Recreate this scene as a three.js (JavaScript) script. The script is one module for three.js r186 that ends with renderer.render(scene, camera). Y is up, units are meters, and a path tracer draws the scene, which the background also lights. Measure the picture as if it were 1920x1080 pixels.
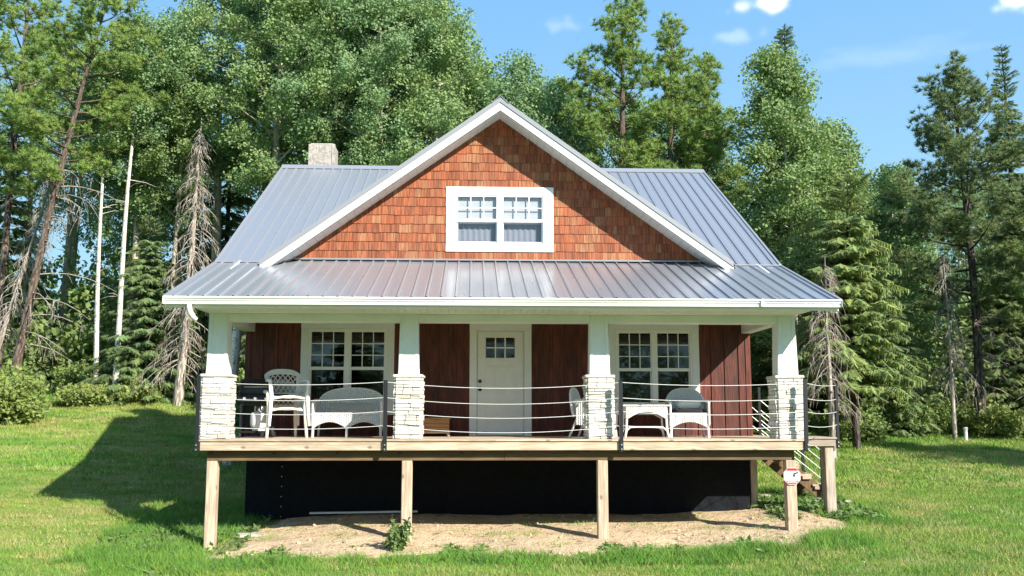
import * as THREE from 'three';
import { mergeGeometries } from 'three/addons/utils/BufferGeometryUtils.js';

// ---------------------------------------------------------------- camera, sky, sun, exposure
const scene = new THREE.Scene();
const camera = new THREE.PerspectiveCamera(33.26, 16 / 9, 0.1, 600);
camera.position.set(-0.551, 0.448, 18.175);
camera.rotation.set(0.1307, -0.0416, 0.0004, 'YXZ');
scene.add(camera);

const renderer = new THREE.WebGLRenderer({ antialias: true });
renderer.toneMapping = THREE.LinearToneMapping;
renderer.toneMappingExposure = 2.35;
renderer.shadowMap.enabled = true;

const SUN_DIR = new THREE.Vector3(1.06, 1.0, 1.25).normalize();
const sun = new THREE.DirectionalLight(0xfff7ea, 4.3);
sun.position.copy(SUN_DIR).multiplyScalar(60);
sun.castShadow = true;
sun.shadow.mapSize.set(4096, 4096);
Object.assign(sun.shadow.camera, { left: -40, right: 40, top: 40, bottom: -40, near: 1, far: 160 });
sun.shadow.radius = 1.2;
scene.add(sun, sun.target);

// ---------------------------------------------------------------- random and noise
function rng(seed) { let a = seed >>> 0; return () => { a = (a + 0x6D2B79F5) | 0; let t = Math.imul(a ^ (a >>> 15), 1 | a); t = (t + Math.imul(t ^ (t >>> 7), 61 | t)) ^ t; return ((t ^ (t >>> 14)) >>> 0) / 4294967296; }; }
const lerp = (a, b, t) => a + (b - a) * t, clamp = (v, a = 0, b = 1) => Math.min(b, Math.max(a, v));
const sstep = (a, b, x) => { const t = clamp((x - a) / (b - a)); return t * t * (3 - 2 * t); };
function hash2(x, y, s) { let h = Math.imul(x, 374761393) ^ Math.imul(y, 668265263) ^ Math.imul(s, 974634777); h = Math.imul(h ^ (h >>> 13), 1274126177); return ((h ^ (h >>> 16)) >>> 0) / 4294967296; }
function vnoise(x, y, s = 1, px = 0, py = px) {
  const xi = Math.floor(x), yi = Math.floor(y), fx = x - xi, fy = y - yi, w = (n, p) => p ? ((n % p) + p) % p : n;
  const u = fx * fx * (3 - 2 * fx), v = fy * fy * (3 - 2 * fy), h = (i, j) => hash2(w(xi + i, px), w(yi + j, py), s);
  return lerp(lerp(h(0, 0), h(1, 0), u), lerp(h(0, 1), h(1, 1), u), v);
}
function fbm(x, y, s = 1, px = 0, py = px, oct = 4) { let a = 0, k = 0.5, n = 0; for (let i = 0; i < oct; i++) { a += k * vnoise(x, y, s + i * 17, px, py); n += k; k *= 0.5; x *= 2; y *= 2; px *= 2; py *= 2; } return a / n; }
const toS = c => { c = clamp(c); return c <= 0.0031308 ? c * 12.92 : 1.055 * Math.pow(c, 1 / 2.4) - 0.055; };

// ---------------------------------------------------------------- the sky: clear summer air with scattered small cumulus
function makeSky() {
  const W = 2048, H = 1024, d = new Float32Array(W * H * 4), r = rng(77), puffs = [];
  const dirOf = (az, el) => [Math.cos(el) * Math.sin(az), Math.sin(el), -Math.cos(el) * Math.cos(az)];
  // az clockwise from the forest side; sizes in radians
  puffs.push([0.314, 0.404, 0.03, 0.016, 0.85], [0.55, 0.374, 0.026, 0.014, 0.95], [0.285, 0.375, 0.022, 0.009, 0.16], [0.10, 0.395, 0.022, 0.01, 0.12], [0.42, 0.345, 0.08, 0.016, 0.07]);
  for (let i = 0; i < 84; i++) { const az = 0.95 + r() * 4.4, el = 0.12 + Math.pow(r(), 1.2) * 1.2, s = 0.03 + r() * 0.11; puffs.push([az, el, s, s * (0.4 + r() * 0.3), 0.6 + r() * 0.4]); }
  const P = puffs.map(p => ({ c: dirOf(p[0], p[1]), az: p[0], el: p[1], w: p[2], h: p[3], a: p[4] }));
  for (let j = 0; j < H; j++) {
    const el = ((j + 0.5) / H - 0.5) * Math.PI, t = clamp(el / (Math.PI / 2)), k = Math.pow(1 - t, 4.2);
    const base = [lerp(0.055, 0.27, k), lerp(0.18, 0.43, k), lerp(0.40, 0.48, k)];
    for (let i = 0; i < W; i++) {
      const th = ((i + 0.5) / W - 0.5) * 2 * Math.PI, x = Math.cos(th) * Math.cos(el), z = Math.sin(th) * Math.cos(el), y = Math.sin(el);
      let a = 0;
      for (const p of P) {
        const dot = x * p.c[0] + y * p.c[1] + z * p.c[2];
        if (dot < 1 - 2.2 * p.w * p.w - 0.0005) continue;
        let az = Math.atan2(x, -z) - p.az; az -= Math.round(az / (2 * Math.PI)) * 2 * Math.PI;
        const dx = az * Math.cos(el) / p.w, dy = (el - p.el) / p.h, q = Math.hypot(dx, dy > 0 ? dy : dy * 1.5);
        const n = fbm(dx * 1.7 + p.az * 50, dy * 1.5 + p.el * 31, 9, 0, 0, 5);
        a = Math.max(a, p.a * sstep(1.05, 0.2, q + (n - 0.5) * 2.1));
      }
      const o = (j * W + i) * 4;
      for (let c = 0; c < 3; c++) d[o + c] = el < 0 ? [0.10, 0.13, 0.07][c] : lerp(base[c], [0.80, 0.81, 0.82][c], a);
      d[o + 3] = 1;
    }
  }
  const t = new THREE.DataTexture(d, W, H, THREE.RGBAFormat, THREE.FloatType);
  t.mapping = THREE.EquirectangularReflectionMapping; t.magFilter = t.minFilter = THREE.LinearFilter; t.needsUpdate = true;
  return t;
}
scene.background = scene.environment = makeSky();

// ---------------------------------------------------------------- textures (only grain and wear of materials)
function tex(n, fn, srgb = true) {
  const d = new Uint8Array(n * n * 4);
  for (let j = 0; j < n; j++) for (let i = 0; i < n; i++) {
    const c = fn(i / n, j / n), o = (j * n + i) * 4, a = Array.isArray(c) ? c : [c, c, c];
    for (let k = 0; k < 3; k++) d[o + k] = Math.round(255 * (srgb ? toS(a[k]) : clamp(a[k])));
    d[o + 3] = 255;
  }
  const t = new THREE.DataTexture(d, n, n); t.wrapS = t.wrapT = THREE.RepeatWrapping; t.magFilter = THREE.LinearFilter; t.minFilter = THREE.LinearMipmapLinearFilter; t.generateMipmaps = true;
  if (srgb) t.colorSpace = THREE.SRGBColorSpace; t.needsUpdate = true; return t;
}
const rep = (t, a, b = a) => { const c = t.clone(); c.repeat.set(a, b); c.needsUpdate = true; return c; };
const woodF = (u, v) => { const w = fbm(u * 6, v * 3, 3, 6, 3, 3); return 0.55 * fbm(u * 64 + w * 3, v * 4, 5, 0, 4, 3) + 0.45 * fbm(u * 14 + w * 2, v * 2, 8, 0, 2, 3); };
const T = {
  wood: tex(512, (u, v) => { const g = woodF(u, v); let k = 0; for (const [a, b] of [[.2, .3], [.7, .1], [.45, .75], [.86, .6]]) { const dx = Math.min(Math.abs(u - a), 1 - Math.abs(u - a)), dy = Math.min(Math.abs(v - b), 1 - Math.abs(v - b)); k = Math.max(k, sstep(.035, .008, Math.hypot(dx, dy * .6))); } const m = lerp(.62, 1.06, sstep(.25, .72, g)) * lerp(1, .45, k); return [m, m * lerp(.93, 1, g), m * lerp(.84, 1, g)]; }),
  stain: tex(512, (u, v) => { const g = woodF(u + .37, v + .2), s = fbm(u * 5, v * 5, 21, 5, 5, 4), m = lerp(.45, 1.15, sstep(.28, .7, g)) * lerp(.8, 1.1, s); return [m * .95, m * .9, m * .85]; }),
  shake: tex(512, (u, v) => { const g = .6 * fbm(u * 90, v * 5, 31, 90, 5, 2) + .4 * fbm(u * 24, v * 3, 33, 24, 3, 3), s = fbm(u * 4, v * 4, 35, 4, 4, 4), m = lerp(.5, 1.12, sstep(.25, .75, g)); return [m, m * lerp(.78, 1.15, s), m * lerp(.65, 1.2, s)]; }),
  stone: tex(512, (u, v) => { const g = fbm(u * 8, v * 8, 41, 8, 8, 5), h = fbm(u * 40, v * 40, 43, 40, 40, 3), m = lerp(.74, 1.05, sstep(.3, .62, g * .6 + h * .4)), w = fbm(u * 3, v * 3, 45, 3, 3, 3); return [m, m * lerp(.93, 1, w), m * lerp(.82, 1, w)]; }),
  sand: tex(1024, (u, v) => { const g = fbm(u * 6, v * 6, 51, 6, 6, 5), h = fbm(u * 120, v * 120, 53, 120, 120, 2), d = sstep(.63, .75, fbm(u * 22, v * 22, 55, 22, 22, 4)), m = lerp(.7, 1.05, g) * lerp(.86, 1.08, h); return [m * lerp(1, .55, d), m * .97 * lerp(1, .5, d), m * .92 * lerp(1, .45, d)]; }),
  sandB: tex(1024, (u, v) => .6 * fbm(u * 14, v * 14, 61, 14, 14, 5) + .4 * fbm(u * 70, v * 70, 63, 70, 70, 3), false),
  bark: tex(512, (u, v) => { const g = fbm(u * 26, v * 7, 71, 26, 7, 4), h = fbm(u * 6, v * 5, 73, 6, 5, 3), m = lerp(.35, 1.15, sstep(.3, .7, g)) * lerp(.75, 1.15, h); return [m, m * lerp(.9, 1, h), m * lerp(.82, 1, h)]; }),
  birch: tex(512, (u, v) => { const d = sstep(.62, .72, fbm(u * 5, v * 46, 81, 5, 46, 3)) * .85, l = sstep(.6, .75, fbm(u * 4, v * 5, 83, 4, 5, 4)) * .45, h = lerp(.82, 1.05, fbm(u * 10, v * 10, 85, 10, 10, 3)), m = h * (1 - d * .8) * (1 - l); return [m, m * .985, m * .94]; }),
  soil: tex(1024, (u, v) => { const g = fbm(u * 9, v * 9, 91, 9, 9, 5), h = fbm(u * 90, v * 90, 93, 90, 90, 2), m = lerp(.6, 1.2, h) * lerp(.7, 1.2, g); return [m * lerp(.85, 1.2, g), m, m * .9]; }),
  cloth: tex(256, (u, v) => { const m = lerp(.75, 1.1, fbm(u * 5, v * 5, 101, 5, 5, 4)) * lerp(.9, 1.05, fbm(u * 60, v * 60, 103, 60, 60, 1)); return m; }),
  clothB: tex(512, (u, v) => .7 * fbm(u * 5, v * 3, 111, 5, 3, 4) + .3 * fbm(u * 12, v * 12, 113, 12, 12, 3), false),
  metalB: tex(512, (u, v) => .75 * fbm(u * 36, v * 1, 121, 36, 1, 3) + .25 * fbm(u * 6, v * 3, 123, 6, 3, 3), false),
  metalR: tex(512, (u, v) => { const m = lerp(.75, 1.1, fbm(u * 30, v * 2, 125, 30, 2, 4)) * lerp(.85, 1.1, fbm(u * 5, v * 5, 127, 5, 5, 4)); return m; }, false),
  paint: tex(512, (u, v) => { const m = lerp(.9, 1.02, fbm(u * 7, v * 7, 131, 7, 7, 5)) * (1 - .05 * sstep(.62, .8, fbm(u * 24, v * 6, 133, 24, 6, 4))); return [m, m * .995, m * .98]; }),
  wickerB: tex(256, (u, v) => { const s = .5 + .5 * Math.cos(u * 2 * Math.PI * 16), c = .5 + .5 * Math.cos(v * 2 * Math.PI * 16 + (Math.floor(u * 16) % 2) * Math.PI); return .65 * s + .35 * c; }, false),
  osb: tex(512, (u, v) => { const a = fbm(u * 9, v * 22, 141, 9, 22, 4), b = fbm(u * 30, v * 12, 143, 30, 12, 3), m = lerp(.6, 1.1, sstep(.25, .75, .5 * a + .5 * b)); return [m, m * .97, m * .94]; }),
};
const rgb = (r, g, b) => new THREE.Color().setRGB(r, g, b);
function mat(name, r, g, b, o = {}) { const m = new THREE.MeshPhysicalMaterial({ color: rgb(r, g, b), roughness: 0.75, ...o }); m.name = name; return m; }
const M = {
  roof: mat('roof steel', .265, .277, .30, { metalness: .25, roughness: .36, roughnessMap: T.metalR, bumpMap: T.metalB, bumpScale: .0007, clearcoat: .28, clearcoatRoughness: .16 }),
  roofTrim: mat('roof trim', .29, .30, .32, { metalness: .25, roughness: .36 }),
  under: mat('roof underside', .05, .05, .055, { roughness: .9 }),
  white: mat('white trim', .77, .79, .81, { roughness: .5, map: T.paint }),
  soffit: mat('soffit', .69, .70, .70, { roughness: .6, map: T.paint }),
  gutter: mat('gutter', .80, .80, .79, { roughness: .3, map: T.paint }),
  vinyl: mat('window vinyl', .82, .82, .81, { roughness: .35 }),
  door: mat('door paint', .78, .785, .78, { roughness: .4, map: T.paint }),
  skirt: mat('foundation wrap', .008, .010, .014, { roughness: .9, specularIntensity: .35, map: T.cloth, bumpMap: T.clothB, bumpScale: .08 }),
  dark: mat('interior plaster', .42, .40, .37, { roughness: .95 }),
  black: mat('black steel', .012, .013, .016, { roughness: .42 }),
  bolt: mat('zinc bolt', .7, .7, .7, { metalness: .9, roughness: .35 }),
  cable: mat('steel cable', .72, .72, .70, { metalness: .2, roughness: .4 }),
  knob: mat('dark bronze', .02, .018, .016, { metalness: .5, roughness: .4 }),
  glass: mat('window glass', 1, 1, 1, { transmission: 1, roughness: .015, ior: 1.7, thickness: 0 }),
  blind: mat('blind', .40, .44, .49, { roughness: .8 }),
  sand: mat('sand', .62, .485, .32, { roughness: .95, map: T.sand, bumpMap: T.sandB, bumpScale: .05 }),
  lawnSoil: mat('lawn thatch', .14, .205, .04, { roughness: 1, map: T.soil, bumpMap: T.sandB, bumpScale: .04, vertexColors: true }),
  barkPine: mat('pine bark', .20, .155, .125, { roughness: .95, map: T.bark, bumpMap: T.bark, bumpScale: .02 }),
  barkDark: mat('spruce bark', .12, .10, .088, { roughness: .95, map: T.bark, bumpMap: T.bark, bumpScale: .02 }),
  barkAspen: mat('aspen bark', .46, .43, .35, { roughness: .9, map: T.birch }),
  barkBirch: mat('birch bark', .70, .67, .60, { roughness: .85, map: T.birch }),
  deadwood: mat('dead wood', .52, .475, .42, { roughness: .95, map: T.bark }),
  leaf: mat('broad leaf', 1, 1, 1, { roughness: .85, transmission: .48, thickness: 0, side: THREE.DoubleSide }),
  needle: mat('needle', 1, 1, 1, { roughness: .85, transmission: .34, thickness: 0, side: THREE.DoubleSide }),
  grass: mat('grass blade', 1, 1, 1, { roughness: .85, transmission: .3, thickness: 0, side: THREE.DoubleSide }),
  wicker: mat('white wicker', .72, .725, .735, { roughness: .7, bumpMap: rep(T.wickerB, 1.6, 1.6), bumpScale: .02 }),
  rim: mat('wicker rim', .78, .78, .78, { roughness: .5 }),
  resin: mat('white resin', .74, .74, .73, { roughness: .42 }),
  cream: mat('cream resin', .70, .68, .58, { roughness: .45 }),
  cushion: mat('black cushion', .012, .012, .014, { roughness: .9, map: T.cloth }),
  pillow: mat('white pillow', .8, .8, .78, { roughness: .9, map: T.cloth }),
  grillBlack: mat('grill enamel', .012, .013, .015, { roughness: .3 }),
  grillGrey: mat('grill handle', .35, .35, .36, { roughness: .4, metalness: .4 }),
  tank: mat('propane tank', .62, .62, .62, { roughness: .45 }),
  rubber: mat('rubber', .015, .015, .015, { roughness: .8 }),
  oak: mat('chest wood', .40, .215, .085, { roughness: .6, map: T.wood }),
  chimney: mat('chimney cladding', .40, .375, .345, { roughness: .95, map: T.osb, bumpMap: T.osb, bumpScale: .01 }),
  concrete: mat('concrete', .42, .41, .38, { roughness: .95, map: T.stone }),
};
const vary = (base, n, seed, dv, dh = 0) => { const r = rng(seed); return Array.from({ length: n }, () => { const m = base.clone(), k = 1 + (r() - .5) * dv, h = (r() - .5) * dh; m.color.setRGB(base.color.r * k * (1 + h), base.color.g * k, base.color.b * k * (1 - h)); return m; }); };
const shakes = [...vary(mat('cedar shake', .31, .098, .043, { roughness: .8, map: T.shake, bumpMap: T.shake, bumpScale: .004 }), 8, 5, .45, .16), ...vary(mat('pale cedar shake', .38, .155, .07, { roughness: .8, map: T.shake, bumpMap: T.shake, bumpScale: .004 }), 2, 6, .3, .12)];
const sidings = vary(mat('red siding', .125, .028, .016, { roughness: .7, map: T.stain, bumpMap: T.stain, bumpScale: .003 }), 4, 7, .3, .1);
const stones = [...vary(mat('ledge stone', .64, .63, .61, { roughness: .9, map: T.stone, bumpMap: T.stone, bumpScale: .012 }), 5, 8, .2, .08), mat('tan ledge stone', .54, .48, .41, { roughness: .9, map: T.stone, bumpMap: T.stone, bumpScale: .012 })];
const deckWood = vary(mat('treated wood', .55, .465, .365, { roughness: .85, map: T.wood, bumpMap: T.wood, bumpScale: .003 }), 4, 9, .22, .1);
const greyWood = vary(mat('weathered wood', .42, .38, .33, { roughness: .9, map: T.wood, bumpMap: T.wood, bumpScale: .003 }), 2, 10, .2, .05);
const beamWood = mat('beam wood', .17, .11, .058, { roughness: .85, map: T.wood, bumpMap: T.wood, bumpScale: .003 });

// ---------------------------------------------------------------- scene helpers
const taken = {};
function numbered(n) { const k = taken[n] = (taken[n] ?? -1) + 1; return k ? `${n}_${String(k).padStart(3, '0')}` : n; }
const shadow = o => { o.castShadow = o.receiveShadow = true; return o; };
function tag(o, label, category, group) { o.userData.label = label; o.userData.category = category; if (group) o.userData.group = group; return o; }
function thing(name, label, category, p = [0, 0, 0], turn = 0, group) { const o = new THREE.Group(); o.name = numbered(name); o.position.set(...p); o.rotation.y = turn; scene.add(o); return tag(o, label, category, group); }
// a part given in world coordinates
function part(name, geo, m, parent, p, rot) { const o = shadow(new THREE.Mesh(geo, m)); o.name = name; if (p) o.position.set(...p); if (rot) o.rotation.set(...rot); parent.updateWorldMatrix(true, false); parent.attach(o); return o; }
// a part given in its parent's own coordinates
function sub(name, geo, m, parent, p, rot) { const o = shadow(new THREE.Mesh(geo, m)); o.name = name; if (p) o.position.set(...p); if (rot) o.rotation.set(...rot); parent.add(o); return o; }
function structure(name, geo, m) { const o = shadow(new THREE.Mesh(geo, m)); o.name = name; o.userData.kind = 'structure'; scene.add(o); return o; }
function instanced(name, geo, m, list, parent) {
  const o = shadow(new THREE.InstancedMesh(geo, m, list.length)); o.name = name;
  list.forEach(([mx, c], i) => { o.setMatrixAt(i, mx); o.setColorAt(i, c); }); o.userData.kind = 'stuff'; parent.add(o); return o;
}
// chamfered box, uv in metres, grain (v) along its longest side
const uvR = rng(4242);
function cbox(w, h, d, b = 0.004) {
  b = Math.min(b, w * .3, h * .3, d * .3);
  const H = [w / 2, h / 2, d / 2], long = w >= h && w >= d ? 0 : h >= d ? 1 : 2, pos = [], nor = [], uv = [], ou = uvR() * 9, ov = uvR() * 9;
  const quad = (pts, n) => { for (const i of pts.length === 4 ? [0, 1, 2, 0, 2, 3] : [0, 1, 2]) { const p = pts[i]; pos.push(...p); nor.push(...n); const ax = [0, 1, 2].filter(k => k !== [Math.abs(n[0]), Math.abs(n[1]), Math.abs(n[2])].indexOf(Math.max(...n.map(Math.abs)))); const a = ax.includes(long) ? ax.find(k => k !== long) : ax[0], v = ax.includes(long) ? long : ax[1]; uv.push(p[a] + ou + n[v === 0 ? 1 : 0] * .13, p[v] + ov); } };
  const orient = (pts, n) => { const a = new THREE.Vector3(...pts[0]), e = new THREE.Vector3(...pts[1]).sub(a), f = new THREE.Vector3(...pts[2]).sub(a); if (e.cross(f).dot(new THREE.Vector3(...n)) < 0) pts.reverse(); quad(pts, n); };
  for (let k = 0; k < 3; k++) for (const s of [-1, 1]) { const i = (k + 1) % 3, j = (k + 2) % 3, P = (a, c) => { const p = []; p[k] = s * H[k]; p[i] = a * (H[i] - b); p[j] = c * (H[j] - b); return p; }, n = [0, 0, 0]; n[k] = s; orient([P(-1, -1), P(1, -1), P(1, 1), P(-1, 1)], n); }
  for (let k = 0; k < 3; k++) { const i = (k + 1) % 3, j = (k + 2) % 3; for (const si of [-1, 1]) for (const sj of [-1, 1]) { const P = (a, w) => { const p = []; p[k] = a * (H[k] - b); p[i] = si * (H[i] - (w ? b : 0)); p[j] = sj * (H[j] - (w ? 0 : b)); return p; }, n = [0, 0, 0]; n[i] = si * Math.SQRT1_2; n[j] = sj * Math.SQRT1_2; orient([P(-1, 0), P(1, 0), P(1, 1), P(-1, 1)], n); } }
  for (const a of [-1, 1]) for (const c of [-1, 1]) for (const e of [-1, 1]) orient([[a * H[0], c * (H[1] - b), e * (H[2] - b)], [a * (H[0] - b), c * H[1], e * (H[2] - b)], [a * (H[0] - b), c * (H[1] - b), e * H[2]]], [a * .577, c * .577, e * .577]);
  const g = new THREE.BufferGeometry(); g.setAttribute('position', new THREE.Float32BufferAttribute(pos, 3)); g.setAttribute('normal', new THREE.Float32BufferAttribute(nor, 3)); g.setAttribute('uv', new THREE.Float32BufferAttribute(uv, 2)); return g;
}
// box from corner to corner
function span(name, x0, x1, y0, y1, z0, z1, m, parent, b) { return part(name, cbox(x1 - x0, y1 - y0, z1 - z0, b), m, parent, [(x0 + x1) / 2, (y0 + y1) / 2, (z0 + z1) / 2]); }
function tube(pts, radii, sides = 6, caps = true) {
  const P = pts.map(p => p.isVector3 ? p : new THREE.Vector3(...p)), n = P.length, pos = [], uv = [], idx = [], R = i => Array.isArray(radii) ? radii[i] : radii;
  let side = new THREE.Vector3(), len = 0; const t0 = P[1].clone().sub(P[0]).normalize(); side.set(Math.abs(t0.y) > .9 ? 1 : 0, Math.abs(t0.y) > .9 ? 0 : 1, 0).cross(t0).normalize();
  for (let i = 0; i < n; i++) {
    const t = P[Math.min(i + 1, n - 1)].clone().sub(P[Math.max(i - 1, 0)]).normalize(); side.addScaledVector(t, -side.dot(t)).normalize(); const up = t.clone().cross(side); if (i) len += P[i].distanceTo(P[i - 1]);
    for (let k = 0; k <= sides; k++) { const a = k / sides * 2 * Math.PI, v = side.clone().multiplyScalar(Math.cos(a)).addScaledVector(up, Math.sin(a)); pos.push(P[i].x + v.x * R(i), P[i].y + v.y * R(i), P[i].z + v.z * R(i)); uv.push(k / sides * Math.max(.3, 6.28 * R(0)), len); }
  }
  for (let i = 0; i < n - 1; i++) for (let k = 0; k < sides; k++) { const a = i * (sides + 1) + k, b = a + sides + 1; idx.push(a, a + 1, b, b, a + 1, b + 1); }
  if (caps) for (const e of [0, n - 1]) { const c = pos.length / 3; pos.push(P[e].x, P[e].y, P[e].z); uv.push(0, 0); for (let k = 0; k < sides; k++) { const a = e * (sides + 1) + k; e ? idx.push(c, a, a + 1) : idx.push(c, a + 1, a); } }
  const g = new THREE.BufferGeometry(); g.setAttribute('position', new THREE.Float32BufferAttribute(pos, 3)); g.setAttribute('uv', new THREE.Float32BufferAttribute(uv, 2)); g.setIndex(idx); g.computeVertexNormals(); return g;
}
const moved = (g, x = 0, y = 0, z = 0, rx = 0, ry = 0, rz = 0) => g.applyMatrix4(new THREE.Matrix4().compose(new THREE.Vector3(x, y, z), new THREE.Quaternion().setFromEuler(new THREE.Euler(rx, ry, rz)), new THREE.Vector3(1, 1, 1)));
const merge = a => mergeGeometries(a.map(g => g.index ? g.toNonIndexed() : g));
function plate(pts, depth, holes = [], bevel = 0) { const s = new THREE.Shape(pts.map(p => new THREE.Vector2(...p))); for (const h of holes) s.holes.push(new THREE.Path(h.map(p => new THREE.Vector2(...p)))); return new THREE.ExtrudeGeometry(s, { depth, bevelEnabled: bevel > 0, bevelSize: bevel, bevelThickness: bevel, bevelSegments: 2, curveSegments: 12 }); }

// ---------------------------------------------------------------- the ground
const PROF = [[30, -2.3], [8, -1.95], [4.5, -1.72], [2.25, -1.57], [0, -1.42], [-4, -1.05], [-12, -.32], [-18, .15], [-30, .8], [-70, 2.2]];
const LADD = [[7, 0], [2, .12], [0, .38], [-5, .42], [-12, .34], [-16, .75], [-19, 1.05], [-30, 1.2], [-70, .9]];
const along = (T, z) => { for (let i = 0; i < T.length - 1; i++) if (z >= T[i + 1][0] || i === T.length - 2) { const [a, va] = T[i], [b, vb] = T[i + 1]; return lerp(va, vb, clamp((a - z) / (a - b))); } };
function ground(x, z) {
  const near = sstep(16, 6, Math.abs(x)) * sstep(-3, 1, z) * sstep(9, 4, z);
  return along(PROF, z) + along(LADD, z) * sstep(-4.6, -11, x) + .17 * sstep(2.6, 5.4, x) * near - .1 * sstep(-3, -5, x) * near + (fbm(x * .25 + 40, z * .25 + 40, 201) - .5) * .16 + (fbm(x * 1.1 + 90, z * 1.1 + 90, 203) - .5) * .05;
}
// 1 on the bare sand, 0 on the lawn, with a ragged edge
function sandy(x, z) {
  const e = (fbm(x * .9 + 7, z * .9 + 3, 211) - .5) * 1.5 + (fbm(x * 4 + 7, z * 4 + 3, 213) - .5) * .5;
  const front = 3.35 + .15 * Math.sin(x * .8) - (x > 4.6 ? (x - 4.6) * 1.2 : 0);
  const d = Math.min(front - z, x + 4.5 + (z - 1) * .1, 5.65 - x - Math.max(0, .9 - z) * .7, z + 3);
  return sstep(-.22, .22, d + e * .8);
}
const lawnTone = (x, z) => { // living green against straw: patches of drier turf
  const n = fbm(x * .16 + 11, z * .16 + 5, 221, 0, 0, 4), f = fbm(x * .7 + 3, z * .7 + 8, 223, 0, 0, 3);
  return clamp(sstep(.34, .68, n * .65 + f * .35) + .35 * sstep(-6, -13, x) * f);
};
{
  const xs = [], zs = []; const push = (a, v0, v1, s) => { for (let v = v0; v < v1 - 1e-6; v += s) a.push(v); };
  push(xs, -110, -20, 5); push(xs, -20, 20, .25); push(xs, 20, 110.1, 5); push(zs, -110, -24, 5); push(zs, -24, 7, .25); push(zs, 7, 90.1, 4);
  const pos = [], uv = [], col = [], idx = [], nx = xs.length;
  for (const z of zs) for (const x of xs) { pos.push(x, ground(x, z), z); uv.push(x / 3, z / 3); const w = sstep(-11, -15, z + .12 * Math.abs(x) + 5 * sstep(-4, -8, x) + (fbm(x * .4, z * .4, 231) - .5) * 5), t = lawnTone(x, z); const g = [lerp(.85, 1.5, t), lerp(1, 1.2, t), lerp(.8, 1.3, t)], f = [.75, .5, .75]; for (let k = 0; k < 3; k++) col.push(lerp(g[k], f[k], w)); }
  for (let j = 0; j < zs.length - 1; j++) for (let i = 0; i < nx - 1; i++) { const a = j * nx + i; idx.push(a, a + nx, a + 1, a + 1, a + nx, a + nx + 1); }
  const g = new THREE.BufferGeometry(); g.setAttribute('position', new THREE.Float32BufferAttribute(pos, 3)); g.setAttribute('uv', new THREE.Float32BufferAttribute(uv, 2)); g.setAttribute('color', new THREE.Float32BufferAttribute(col, 3)); g.setIndex(idx); g.computeVertexNormals();
  structure('ground', g, M.lawnSoil);
  // bare sand: its own sheet that dips under the lawn at its ragged edge
  const sp = [], su = [], si = [], X0 = -6.5, X1 = 7, Z0 = -3, Z1 = 5, S = .1, n = Math.round((X1 - X0) / S) + 1, m = Math.round((Z1 - Z0) / S) + 1;
  for (let j = 0; j < m; j++) for (let i = 0; i < n; i++) { const x = X0 + i * S, z = Z0 + j * S; sp.push(x, ground(x, z) - .05 + .065 * sandy(x, z) + (fbm(x * 3, z * 3, 241) - .5) * .03 + (fbm(x * 9, z * 9, 243) - .5) * .02, z); su.push(x / 1.6, z / 1.6); }
  for (let j = 0; j < m - 1; j++) for (let i = 0; i < n - 1; i++) { const a = j * n + i; si.push(a, a + n, a + 1, a + 1, a + n, a + n + 1); }
  const sg = new THREE.BufferGeometry(); sg.setAttribute('position', new THREE.Float32BufferAttribute(sp, 3)); sg.setAttribute('uv', new THREE.Float32BufferAttribute(su, 2)); sg.setIndex(si); sg.computeVertexNormals();
  structure('sand', sg, M.sand);
}

// ---------------------------------------------------------------- the cabin
const cabin = thing('cabin', 'red board cabin with grey steel roof, cedar shingle gable and raised front porch', 'house', [0, -1.45, -5.5]);
const XR = 5.31, WX0 = -4.72, WX1 = 4.70, DECK = 0.055, BACK = -11.2;
// porch roof plane and main roof plane: y as a function of z
const PK = .345, porchY = z => 2.275 + (3.09 - z) * PK, MZ = .2, MY = porchY(MZ), MK = (6.62 - MY) / (MZ + 5.66), RIDGE = -5.66, mainY = z => MY + (MZ - z) * MK;
const GK = .715, GTOP = 6.37, GCX = -.04, gableY = x => GTOP - GK * Math.abs(x - GCX);

{ // foundation wrapped in black sheet
  const f = span('foundation', WX0 + .03, WX1 - .03, -1.75, DECK - .14, BACK + .1, -.03, M.skirt, cabin, .01);
  for (let i = 0; i < 3; i++) span('lap_seam', WX0 + .68 + i * 2.95, WX0 + .70 + i * 2.95, -1.55, -.26, -.03, -.022, M.skirt, f);
  for (let i = 0; i < 7; i++) part('staple', new THREE.CylinderGeometry(.009, .009, .006, 6), M.bolt, f, [WX0 + .69 + (i % 2) * .003, -1.4 + i * .18, -.019], [Math.PI / 2, 0, 0]);
}
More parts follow.
